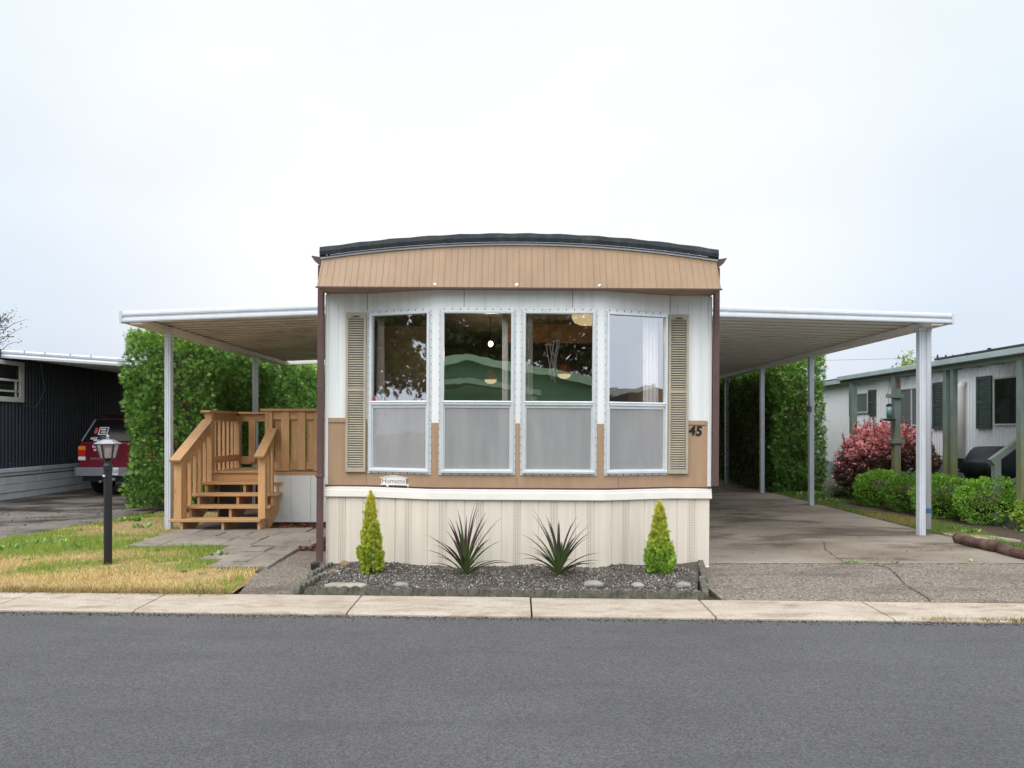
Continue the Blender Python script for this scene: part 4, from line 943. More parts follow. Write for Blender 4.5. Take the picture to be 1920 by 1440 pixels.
# shadow-board railing on the front right: boards on both faces
MBX(-3.97, -2.2, 11.10, 11.14, 1.71, 1.84).build('rail_board', 'wood_x', dk, bevel=.003); MBX(-3.97, -2.2, 11.10, 11.14, .90, 1.02).build('rail_board', 'wood_x', dk, bevel=.003)
for k in range(6):
    x = -3.83 + k * .262
    MBX(x, x + .128, 11.068, 11.098, .885 + random.uniform(-.008, .008), 1.842).build('railing_board', 'wood_z', dk, bevel=.003)
    MBX(x - .131, x - .008, 11.142, 11.170, .90, 1.80).build('railing_board', 'wood_z', dk, bevel=.003)
MBX(-4.085, -4.035, 11.055, 11.10, .86, 1.845).build('railing_board', 'wood_z', dk, bevel=.003)
pb = MB(); 
for k, (a, b) in enumerate(((-3.965, -3.665), (-3.66, -3.35), (-3.345, -3.035), (-3.03, -2.72), (-2.715, -2.2))): pb.box(a, b, 11.062, 11.085, .045, ZD - .058)
pb.box(-3.965, -2.2, 11.072, 11.092, .046, ZD - .06); pb.build('skirt_panel', 'panel_board', dk, bevel=.0025)
MBX(-4.02, -2.2, 12.3, 12.33, .02, ZD - .05).build('shade_panel', 'wood_dark', dk)  # dark panels added to put darkness under the deck and steps
MBX(-5.05, -5.02, 11.5, 12.4, .02, ZD - .05).build('shade_panel', 'wood_dark', dk); MBX(-3.96, -3.93, 11.4, 12.3, .02, ZD - .06).build('shade_panel', 'wood_dark', dk)

# ================================================================== LAMP POST ON THE LAWN
lx, ly = -4.63, 7.72
lp = thing('lamp_post', 'black garden lamp post with a six-sided lantern standing in the patchy lawn', 'lamp post', (lx, ly, 0))
MB().lathe([(.042, -.02), (.042, 1.085), (.047, 1.09), (.047, 1.14), (.036, 1.165), (.034, 1.19)], (lx, ly, 0), 20).build('post', 'black_paint', lp, smooth=False)
MB().lathe([(.014, -.018), (.014, .0), (.006, .002)], (lx - .018, ly - .044, 1.035), 10).build('light_sensor', 'lamp_clear', lp)
lt = MB(); lt.lathe([(.032, 1.185), (.036, 1.20), (.075, 1.215), (.082, 1.225)], (lx, ly, 0), 6, .52); 
for k in range(6):
    a = .52 + k * math.pi / 3; c, s_ = math.cos(a), math.sin(a); lt.bar((lx + .078 * c, ly + .078 * s_, 1.222), (lx + .118 * c, ly + .118 * s_, 1.385), .013, .012, up=(c, s_, 0))
    a2 = a + math.pi / 3; lt.bar((lx + .118 * c, ly + .118 * s_, 1.385), (lx + .118 * math.cos(a2), ly + .118 * math.sin(a2), 1.385), .008, .012)
lt.build('lantern_frame', 'black_paint', lp)
for k in range(6):
    a, a2 = .52 + k * math.pi / 3, .52 + (k + 1) * math.pi / 3
    MB().add([(lx + r * math.cos(q), ly + r * math.sin(q), z) for r, z, q in ((.076, 1.228, a), (.076, 1.228, a2), (.115, 1.382, a2), (.115, 1.382, a))], [(0, 1, 2, 3)]).build('lantern_pane', 'lantern_glass', lp)
rf_ = MB(); rf_.lathe([(.138, 1.383), (.140, 1.391), (.058, 1.432), (.045, 1.436)], (lx, ly, 0), 6, .52); rf_.build('lantern_roof', 'grey_metal', lp, bevel=.002)
MB().lathe([(.014, 1.434), (.020, 1.445), (.012, 1.452), (.018, 1.462), (.016, 1.474), (.004, 1.490)], (lx, ly, 0), 12).build('finial', 'grey_metal', lp, smooth=True)
MB().lathe([(.012, 1.225), (.012, 1.27), (.026, 1.30), (.028, 1.335), (.012, 1.36)], (lx, ly, 0), 12).build('bulb', 'lamp_clear', lp, smooth=True)

# ================================================================== PLANTING BED
def conifer(name, label, x, y, h, r, colset, wts):
    t = thing(name, label, 'shrub', (x, y, 0), 'young conifers in the gravel bed')
    MB().tube([(x, y, 0), (x, y, h * .85)], [.018, .004], 6).build('trunk', 'trunk', t)
    P = []; D = []; U = []
    for i in range(120):
        u0 = (i / 120) ** 1.15 * .80; a = i * 2.39996 + random.gauss(0, .3); L_ = random.uniform(.16, .27) * (1 - .45 * u0) * h / .85
        u1 = min(1.0, u0 + L_ / h * .9); r1 = r * float(np.interp(u1, [0, .06, .18, .35, .55, .75, .9, 1], [.6, .85, 1, .86, .56, .30, .13, .0])) * random.uniform(.82, 1.14); r0 = r1 * random.uniform(.35, .6)
        ca, sa_ = math.cos(a), math.sin(a)
        for k in range(52):
            s_ = random.random() ** .8; rr = r0 + (r1 - r0) * s_ ** .7; wd = .020 * (1 - .75 * s_)
            P.append((x + rr * ca + random.gauss(0, wd), y + rr * sa_ + random.gauss(0, wd), .02 + h * (u0 + (u1 - u0) * s_) + random.gauss(0, wd * .6)))
            D.append((ca * .45 + random.gauss(0, .35), sa_ * .45 + random.gauss(0, .35), 1.2)); U.append(u0 + (u1 - u0) * s_ + .25 * (s_ - .5))
    for k in range(90): s_ = random.random(); P.append((x + random.gauss(0, .010 * (1.2 - s_)), y + random.gauss(0, .010 * (1.2 - s_)), h * (.78 + .22 * s_))); D.append((random.gauss(0, .3), random.gauss(0, .3), 1)); U.append(1)
    n = len(P); u = np.array(U); tint = pick(colset, wts, n, .2)
    top = np.clip((u - .35) * 1.6 + RNG.normal(0, .25, n), 0, 1)[:, None]
    tint = tint * (1 - top) + pick([(.72, .62, .08), (.58, .58, .09)], [1, 1], n) * top
    scatter('foliage', *FEATHER, np.array(P), rots(np.array(D)), RNG.uniform(.022, .055, n), tint, 'needle', t)
conifer('lemon_cypress', 'yellow-green young conifer at the left end of the gravel bed, the slimmer one', -1.52, 7.08, .90, .135, [(.44, .54, .05), (.30, .44, .05), (.56, .58, .08)], [2, 2, 1])
conifer('lemon_cypress', 'green-bottomed young conifer at the right end of the gravel bed, the stouter one', 1.47, 7.06, .79, .16, [(.32, .54, .07), (.22, .42, .05), (.42, .58, .09)], [2, 2, 1])
def spiky(name, label, x, y, seed, nb=40):
    rg = random.Random(seed); t = thing(name, label, 'plant', (x, y, 0), 'spiky plants in the gravel bed')
    MB().tube([(x, y, -.02), (x, y, .16)], [.03, .022], 8).build('stem', 'trunk', t)
    V = []; F = []; Cc = []
    for i in range(nb):
        a = rg.uniform(0, 6.283); lean = (i / nb) ** .8 * 1.02 + rg.uniform(-.1, .1); ln = rg.uniform(.38, .70) * (1 - .20 * (i / nb)); wd = rg.uniform(.015, .023)
        c, s_ = math.cos(a), math.sin(a); base = Vector((x + .02 * c, y + .02 * s_, .07 + .10 * (1 - i / nb))); o = len(V); p = base.copy(); el_ = math.pi / 2 - max(lean, .02)
        young = i / nb; cd = rg.random()
        col_ = ((.075, .115, .045) if cd < .38 else (.10, .145, .06) if cd < .5 else (.085, .045, .052) if cd < .85 else (.055, .035, .042))
        for k in range(8):
            tt = k / 7; h = wd * (1 - tt ** 1.8) * (.55 + 1.2 * min(tt, .38)) if k < 7 else .0006
            side = Vector((-s_, c, 0)); up_ = Vector((-math.sin(el_) * c, -math.sin(el_) * s_, math.cos(el_)))
            V += [tuple(p - side * h + up_ * h * .5), tuple(p - up_ * h * .15), tuple(p + side * h + up_ * h * .5)]
            basec = (.16, .22, .06); kk = min(1, tt * 2.2); Cc += [tuple(basec[j] * (1 - kk) + col_[j] * kk for j in range(3)) + (1,)] * 3
            p = p + Vector((math.cos(el_) * c, math.cos(el_) * s_, math.sin(el_))) * ln / 7; el_ -= (.06 + .10 * young) * (.4 + tt)
        for k in range(7):
            b = o + k * 3; F += [(b, b + 1, b + 4, b + 3), (b + 1, b + 2, b + 5, b + 4)]
    o_ = MB(); o_.v = V; o_.f = F; ob = o_.build('leaf_rosette', 'strap_leaf', t, recalc=False)
    at = ob.data.attributes.new('tint', 'FLOAT_COLOR', 'POINT'); at.data.foreach_set('color', np.array(Cc, np.float32).ravel())
spiky('cordyline', 'dark red and green spiky strap-leaved plant left of centre in the gravel bed', -.53, 6.95, 3); spiky('cordyline', 'dark red and green spiky strap-leaved plant right of centre in the gravel bed', .42, 6.95, 8)
def rock(name, label, px, py, sx, sy, sz, mat, seed, rot=0):
    x, y = gp(px, py); rg = np.random.default_rng(seed)
    bm = bmesh.new(); bmesh.ops.create_icosphere(bm, subdivisions=3, radius=1)
    ph = rg.uniform(0, 6, 6); dirs = rg.normal(0, 1, (9, 3)); dirs /= np.linalg.norm(dirs, axis=1)[:, None]
    for v in bm.verts:
        c = np.array(v.co); k = min(1.0, min(.82 / max(c @ d, .01) for d in dirs)); k += .05 * math.sin(c[0] * 4 + ph[0]) * math.sin(c[1] * 5 + ph[1])
        v.co = Vector(c * k * [sx, sy, sz])
    me = bpy.data.meshes.new(name); bm.to_mesh(me); bm.free(); me.materials.append(M[mat])
    o = bpy.data.objects.new(name, me); COL.objects.link(o); o.location = (x, y, .05 + sz * .35); o.rotation_euler[2] = rot
    tag(o, label, 'stone', 'stones in the gravel bed')
rock('stone', 'rounded brown stone by the skirting at the left corner of the gravel bed', 647, 1071, .075, .06, .05, 'brown_stone', 1)
rock('stone', 'brown stone in front of another at the left corner of the gravel bed', 627, 1086, .07, .055, .045, 'brown_stone', 2, .5)
rock('flat_stone', 'long flat pale stone slab behind the left end of the scalloped edging', 650, 1111, .235, .075, .035, 'pale_stone', 3, -.05)
rock('stone', 'small grey stone behind the edging between the slab and the left spiky plant', 752, 1109, .075, .05, .032, 'stone', 4)
rock('stone', 'largest grey stone behind the edging between the right spiky plant and right conifer', 1112, 1109, .105, .06, .042, 'stone', 5)
rock('stone', 'grey stone behind the edging below the right conifer', 1196, 1111, .07, .05, .036, 'pale_stone', 6)
rock('stone', 'grey stone at the right front corner of the gravel bed', 1280, 1111, .085, .055, .038, 'stone', 7)
# scalloped concrete edging blocks
def edging_proto(nsc=6, w_=.62):
    poly = []; p = w_ / nsc
    for k in range(nsc):
        for j in range(7):
            a = math.pi - math.pi * j / 6; poly.append((p * (k + .5) + p * .49 * math.cos(a) - w_ / 2, .062 + .046 * math.sin(a)))
    return [(x, 0, z) for x, z in poly] + [(w_ / 2, 0, -.06), (-w_ / 2, 0, -.06)]
eb = MB().extrude(edging_proto(), (0, .055, 0)).build('edging_block', 'edging', None, bevel=.010)
LE = 'mossy scalloped concrete edging block along the front of the gravel bed'
tag(eb, LE, 'garden edging', 'scalloped edging blocks')
def place_edge(x, y, rz, label=None, first=False):
    o = eb if first else eb.copy()
    if not first: COL.objects.link(o)
    o.location = (x, y, -.012 + random.uniform(-.008, .006)); o.rotation_euler = (random.gauss(0, .03), random.gauss(0, .012), rz + random.gauss(0, .015))
    if label: o['label'] = label
for k in range(6): x = -1.66 + k * .605; place_edge(x, KB(x) + .012 + random.uniform(-.006, .006), -.046, first=(k == 0))
for x, y, l in ((-1.985, 6.62, 'scalloped edging block at the left end of the gravel bed, nearer the kerb'), (-2.05, 7.22, 'scalloped edging block at the left end of the gravel bed, nearer the downspout')): place_edge(x, y, R(84), l)
for x, y, l in ((1.80, 6.50, 'scalloped edging block at the right end of the gravel bed, nearer the kerb'), (1.95, 7.10, 'scalloped edging block at the right end of the gravel bed, middle one'), (2.06, 7.55, 'scalloped edging block at the right end of the gravel bed, against the skirting')): place_edge(x, y, R(-102) + math.pi, l)
# bark log along the edge of the drive
def log(label, a, b, r, seed):
    rg = random.Random(seed); pts = []; rad = []
    for i in range(15):
        t = i / 14; pts.append((a[0] + (b[0] - a[0]) * t + rg.gauss(0, .008), a[1] + (b[1] - a[1]) * t, r * .8 + rg.gauss(0, .006))); rad.append(r * rg.uniform(.88, 1.1))
    o = MB().tube(pts, rad, 12).build('log', 'bark', None, smooth=True); tag(o, label, 'log', 'logs edging the drive')
log('reddish bark log edging the drive, the farther one beside the carport post', (6.00, 9.30), (6.02, 8.58), .075, 1); log('reddish bark log edging the drive, the nearer one at the right edge', (6.03, 8.56), (6.06, 7.2), .072, 2)

# ================================================================== HEDGES AND SHRUBS
ARB = [(.135, .285, .05), (.195, .37, .07), (.30, .48, .115), (.075, .185, .04), (.28, .27, .09)]
def hedge(label, x0, x1, y0, y1, h, dens, open_side=None, seed=0):
    cx, cy = (x0 + x1) / 2, (y0 + y1) / 2
    t = thing('hedge', label, 'hedge', (cx, y0, 0))
    P = []; Nn = []
    for (nrm, area) in (((0, -1, 0), (x1 - x0) * h), ((1, 0, 0), (y1 - y0) * h), ((-1, 0, 0), (y1 - y0) * h), ((0, 0, 1), (x1 - x0) * (y1 - y0))):
        vis = 1.0
        if nrm[0] and open_side and np.sign(nrm[0]) != open_side: vis = .5
        n = int(area * dens * vis); u, v = RNG.random(n), RNG.random(n)
        if nrm[1]: p = np.stack([x0 + (x1 - x0) * u, np.full(n, y0), h * v], 1)
        elif nrm[0]: p = np.stack([np.full(n, x1 if nrm[0] > 0 else x0), y0 + (y1 - y0) * u, h * v], 1)
        else: p = np.stack([x0 + (x1 - x0) * u, y0 + (y1 - y0) * v, np.full(n, h)], 1)
        P.append(p); Nn.append(np.tile(nrm, (n, 1)))
    P = np.concatenate(P); Nn = np.concatenate(Nn).astype(float); n = len(P)
    taper = np.clip(P[:, 2] / h, 0, 1)
    k = .11 * nz(P + seed, 2.4) + .055 * nz(P + seed + 5, 7) - np.abs(RNG.normal(0, .11, n)) + .06 * nz(P + seed + 2, 16) - .10 * (taper > .9) * RNG.random(n)
    k -= np.clip(.55 - P[:, 2], 0, 1) * .35
    rag = RNG.random(n) < .02; k = k + rag * RNG.uniform(0, .16, n); P = P + Nn * k[:, None]
    P[:, 2] = np.clip(P[:, 2], .08, None)
    hh = (RNG.random(n) < .03) & (P[:, 2] > h - .25); P[hh, 2] += RNG.uniform(0, .22, hh.sum())
    d = Nn * .9 + np.array([0, 0, .55]) + RNG.normal(0, .5, (n, 3))
    tint = pick(ARB, [3, 3, 2, 1.6, .12], n, .25)
    new = (P[:, 2] > h - .3)[:, None] * RNG.random((n, 1)) * .8
    tint = tint * (1 - new) + np.array([.36, .54, .10]) * new
    scatter('foliage', *FEATHER, P, rots(d), RNG.uniform(.05, .112, n), tint, 'leaf', t)
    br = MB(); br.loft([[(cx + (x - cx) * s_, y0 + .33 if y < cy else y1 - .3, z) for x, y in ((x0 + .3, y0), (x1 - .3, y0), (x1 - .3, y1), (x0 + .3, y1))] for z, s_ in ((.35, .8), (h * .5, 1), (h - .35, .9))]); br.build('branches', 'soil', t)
    y = y0 + .5
    while y < y1: MB().tube([(cx + random.uniform(-.1, .1), y, -.02), (cx, y, .8)], [.07, .05], 7).build('trunk', 'trunk', t); y += .9
    return t
hl = hedge('tall clipped arborvitae hedge beside the left carport, next to the red vehicle', -7.42, -5.82, 12.85, 24.0, 3.40, 1250, 1)
hr = hedge('tall clipped arborvitae hedge at the far end of the right carport', 6.25, 7.45, 16.5, 25.0, 3.38, 1250, -1, 4)
# bare dead twigs on the shaded carport side of the right hedge
n = 2600; P = np.stack([RNG.uniform(6.02, 6.30, n), RNG.uniform(16.9, 25, n), RNG.uniform(.2, 2.9, n)], 1)
TW = ([[0, -.012, 0], [0, .012, 0], [.5, .009, .04], [.5, -.009, .04], [1, 0, -.04]], [[0, 1, 2], [0, 2, 3], [3, 2, 4]])
d = np.stack([RNG.normal(-.25, .3, n), RNG.normal(-.1, .5, n), RNG.normal(-.2, 1, n)], 1)
scatter('dead_twigs', *TW, P, rots(d), RNG.uniform(.25, .8, n), pick([(.10, .065, .045), (.06, .04, .03), (.16, .12, .09)], [3, 3, 1], n), 'stones_mat', hr)
stk = MB(); stk.bar((-6.30, 12.62, .02), (-6.20, 12.66, .42), .05, .03); stk.bar((-6.42, 12.55, .02), (-6.30, 12.62, .26), .05, .025)
tag(stk.build('broken_stake', 'old_wood_white', None), 'weathered white broken stake leaning at the foot of the left hedge', 'stake')
def boxwood(label, x, y, rx, ry, h, cols, wts, seed, n=7500, name='boxwood', grp='clipped shrubs by the right lawn'):
    t = thing(name, label, 'shrub', (x, y, 0), grp)
    v = unit(RNG.normal(0, 1, (n, 3))); v[:, 2] = v[:, 2] * .8 + .12; v = unit(v); k = 1 + .13 * nz(v * 1 + seed, 4) + .07 * nz(v + seed * 2, 11) - np.abs(RNG.normal(0, .09, n))
    P = np.stack([x + v[:, 0] * rx * k, y + v[:, 1] * ry * k, h * .48 + v[:, 2] * h * .54 * k], 1); P[:, 2] = np.clip(P[:, 2], .03, None)
    d = v + [0, 0, .4] + RNG.normal(0, .55, (n, 3))
    scatter('foliage', *LEAF1, P, rots(d), RNG.uniform(.026, .048, n), pick(cols, wts, n, .2), 'leaf', t)
    bm = MB(); bm.lathe([(rx * .12, -.02), (rx * .15, h * .2), (rx * .45, h * .35), (rx * .52, h * .55), (rx * .35, h * .72), (.02, h * .78)], (x, y, 0), 12); o = bm.build('branches', 'trunk', t)
    return t
BX = [(.20, .42, .05), (.27, .50, .07), (.12, .29, .035), (.36, .54, .09)]
boxwood('round green clipped shrub farthest left in the row, in front of the green posts', 7.36, 13.75, .50, .48, .70, BX, [3, 2, 2, 1], 1)
boxwood('dark yellowish clipped shrub left of the white carport post, second in the row', 7.42, 12.85, .50, .46, .66, [(.15, .31, .045), (.21, .36, .055), (.10, .23, .035), (.40, .36, .08)], [3, 2, 2, .5], 2)
boxwood('green clipped shrub directly right of the white carport post', 7.50, 12.0, .52, .46, .74, BX, [3, 2, 2, 1], 3)
boxwood('largest bright green round shrub in front of the covered grill', 7.72, 11.2, .49, .45, .75, BX, [2, 3, 1, 1.5], 4, 7500)
boxwood('small yellow-green shrub at the right edge, nearest the log', 8.02, 10.35, .40, .38, .57, [(.30, .46, .06), (.21, .38, .05), (.46, .48, .10)], [3, 2, 1], 5)
boxwood('low grey-green herb between the planter and the green post', 7.2, 15.3, .35, .3, .22, [(.14, .22, .13), (.20, .28, .18)], [1, 1], 6, 900, 'herb_clump', 'low herbs')
boxwood('blue-green foliage tuft behind the second shrub in the row', 7.95, 13.6, .34, .3, .68, [(.12, .26, .15), (.16, .32, .19)], [1, 1], 7, 1500, 'herb_clump', 'low herbs')
boxwood('dark green leafy climber at the foot of the leaning wire panels', 8.35, 17.2, .38, .3, .85, [(.05, .13, .025), (.08, .18, .035)], [1, 1], 8, 1500, 'leafy_plant', 'low herbs')
# barberry: a dome of tiered sprays, pink new growth over old wine-dark leaves
def barberry(label, x, y, rx, ry, h):
    t = thing('barberry', label, 'shrub', (x, y, 0)); n = 15000
    v = unit(RNG.normal(0, 1, (n, 3))); v[:, 2] = np.abs(v[:, 2]) * .95 - .12; v = unit(v)
    k = 1 + .12 * nz(v * 2 + 3, 3) + .10 * nz(v * 2 + 8, 9) - np.abs(RNG.normal(0, .13, n))
    P = np.stack([x + v[:, 0] * rx * k, y + v[:, 1] * ry * k, np.clip(.12 + .30 + v[:, 2] * (h - .42) * k, .10, None)], 1)
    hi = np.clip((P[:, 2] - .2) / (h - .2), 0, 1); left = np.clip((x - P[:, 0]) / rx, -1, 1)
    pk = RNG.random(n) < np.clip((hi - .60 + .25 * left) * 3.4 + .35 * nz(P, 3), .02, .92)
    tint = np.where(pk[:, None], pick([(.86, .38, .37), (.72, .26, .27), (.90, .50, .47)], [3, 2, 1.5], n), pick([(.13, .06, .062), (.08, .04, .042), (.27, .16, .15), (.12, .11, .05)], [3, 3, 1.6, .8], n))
    d = v * [1, 1, .25] + [0, 0, .10] + RNG.normal(0, .28, (n, 3)); d[:, 2] += .7 * (hi > .8)
    # upright whips at the top
    W = []; Wd = []; Wt = []; sm = MB()
    for i in range(95):
        a = random.uniform(0, 6.28); r_ = math.sqrt(random.random()) * .85; px, py = x + rx * r_ * math.cos(a), y + ry * r_ * math.sin(a); z0 = .42 + (h - .42) * math.sqrt(max(0, 1 - r_ * r_)) * .92; L_ = random.uniform(.12, .42); lx_, ly_ = math.cos(a) * .25 * r_, math.sin(a) * .25 * r_
        sm.tube([(x + (px - x) * .3, y + (py - y) * .3, .05), (px, py, z0 - .1), (px + lx_ * L_, py + ly_ * L_, z0 + L_)], [.012, .006, .003], 4, caps=False)
        for q in range(int(L_ * 60)):
            s_ = random.random(); W.append((px + lx_ * L_ * s_ + random.gauss(0, .012), py + ly_ * L_ * s_ + random.gauss(0, .012), z0 + L_ * s_)); Wd.append((random.gauss(0, .6), random.gauss(0, .6), .8)); Wt.append((.60, .17, .18) if random.random() < .65 else (.28, .08, .09))
    m = len(W); sm.build('stem', 'trunk', t)
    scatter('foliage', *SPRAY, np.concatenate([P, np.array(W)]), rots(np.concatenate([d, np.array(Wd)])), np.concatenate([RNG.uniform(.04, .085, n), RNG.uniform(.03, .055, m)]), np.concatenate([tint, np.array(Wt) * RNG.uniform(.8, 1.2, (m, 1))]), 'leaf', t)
    MB().lathe([(.35, .05), (rx * .62, .25), (rx * .66, .6), (rx * .5, h * .58), (.05, h * .74)], (x, y, 0), 14).build('branches', 'dead_twig', t)
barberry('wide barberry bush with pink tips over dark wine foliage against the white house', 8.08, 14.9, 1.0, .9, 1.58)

# ================================================================== NEIGHBOUR ON THE LEFT
nl_ = thing('mobile_home', 'dark navy corrugated mobile home with grey skirting at the left edge', 'mobile home', (-11.3, 14, 0))
def corrugated(x, y0, y1, z0, z1, pitch, depth, name, mat, parent, nrm=1):
    row = []; y = y0
    while y < y1:
        row += [(x, y), (x + nrm * depth, y + pitch * .18), (x + nrm * depth, y + pitch * .42), (x, y + pitch * .60), (x, y + pitch * .98)]; y += pitch
    return MB().grid([[(a, b, z1) for a, b in row], [(a, b, z0) for a, b in row]]).build(name, mat, parent, solid=.002)
corrugated(-11.32, 11, 27, .70, 3.13, .105, .020, 'wall', 'navy_siding', nl_)
MB().box(-15.5, -11.34, 11, 27, .1, 3.13).build('wall', 'navy_siding', nl_)
MB().box(-15.7, -11.25, 10.9, 27.1, 3.135, 3.30).build('roof', 'grey_roof', nl_)
sk_ = MB(); y = 11.0
while y < 27:
    L_ = random.uniform(2.2, 3.1); e = random.uniform(-.012, .012)
    for (za, zb_, d) in ((.0, .14, .0), (.145, .33, .012), (.335, .50, .004), (.60, .69, .05), (.52, .60, .02)):
        sk_.box(-11.35, -11.27 + d + e, y, y + L_ - .012, za + e * .3, zb_ - .004 + e * .3)
    y += L_
sk_.build('skirting', 'grey_skirt', nl_, bevel=.004)
for y, z in ((15.2, .78), (17.0, .80), (16.2, 2.0), (18.2, .79)): MB().lathe([(.012, 0), (.012, .01)], (-11.29, y, z), 6).build('wall_screw', 'galv', nl_)
wn_ = MB(); wy0, wy1, wz0, wz1 = 13.9, 15.57, 2.16, 3.07; X_ = -11.30
wn_.box(X_, X_ + .06, wy0, wy1, wz1 - .09, wz1); wn_.box(X_, X_ + .06, wy0, wy1, wz0, wz0 + .11); wn_.box(X_, X_ + .06, wy1 - .12, wy1, wz0 + .11, wz1 - .09); wn_.box(X_, X_ + .06, wy0, wy0 + .12, wz0 + .11, wz1 - .09)
wf = wn_.build('window', 'old_wood_white', nl_, bevel=.004)
MB().box(X_ + .002, X_ + .012, wy0 + .11, wy1 - .11, wz0 + .1, wz1 - .08).build('pane', 'dark_glass', wf)
mb = MB(); mb.box(X_ + .012, X_ + .045, wy0 + .12, wy1 - .12, 2.62, 2.67); mb.box(X_ + .012, X_ + .04, wy0 + .12, wy1 - .12, 2.38, 2.42); mb.box(X_ + .012, X_ + .04, wy1 - .24, wy1 - .21, 2.27, 2.62); mb.build('sash', 'old_wood_white', wf)
tag(MB().tube([(-11.27, 16.15, 3.1), (-11.27, 16.2, 2.8), (-11.27, 16.28, 2.5), (-11.27, 16.1, 2.2), (-11.27, 15.95, 2.05), (-11.27, 15.55, 2.1)], .007, 5).build('cable', 'grey_metal', None), 'thin cable hanging down the navy wall beside the window', 'cable')
aw = thing('awning', 'white metal awning roof over the parked red vehicle, joined to the navy home', 'awning', (-9.8, 14.9, 0))
zl = lambda x: 3.13 - .068 * (x + 11.3)
row = []; y = 14.93
while y < 26: row += [(y, .05), (y + .03, .02), (y + .12, .02), (y + .15, .05)]; y += .2
MB().grid([[(x, yy, zl(x) + dz) for yy, dz in row] for x in (-11.3, -7.9)]).build('roof_panel', 'pan_alu', aw, solid=.004)
MB().loft([[(x, 14.9 + a, zl(x) + b) for a, b in ((0, -.02), (-.02, -.015), (-.028, .03), (-.012, .065), (-.012, .075), (-.025, .09), (-.03, .13), (-.01, .16), (0, .16))] for x in (-13.5, -7.9)]).build('front_fascia', 'white_alu', aw)
for x in (-10.75, -10.3, -9.75, -9.3): MB().box(x, x + .015, 14.862, 14.90, zl(x) + .12, zl(x) + .175).build('fascia_strap', 'galv', aw)
MB().box(-7.98, -7.9, 15, 26, zl(-7.9) - .08, zl(-7.9) + .12).build('beam', 'pan_alu', aw)
for y in (19.0, 24.0):
    post_mesh(MB_ := MB(), -7.95, y, 0, zl(-7.9) - .08); MB_.build('post', 'white_alu', aw)

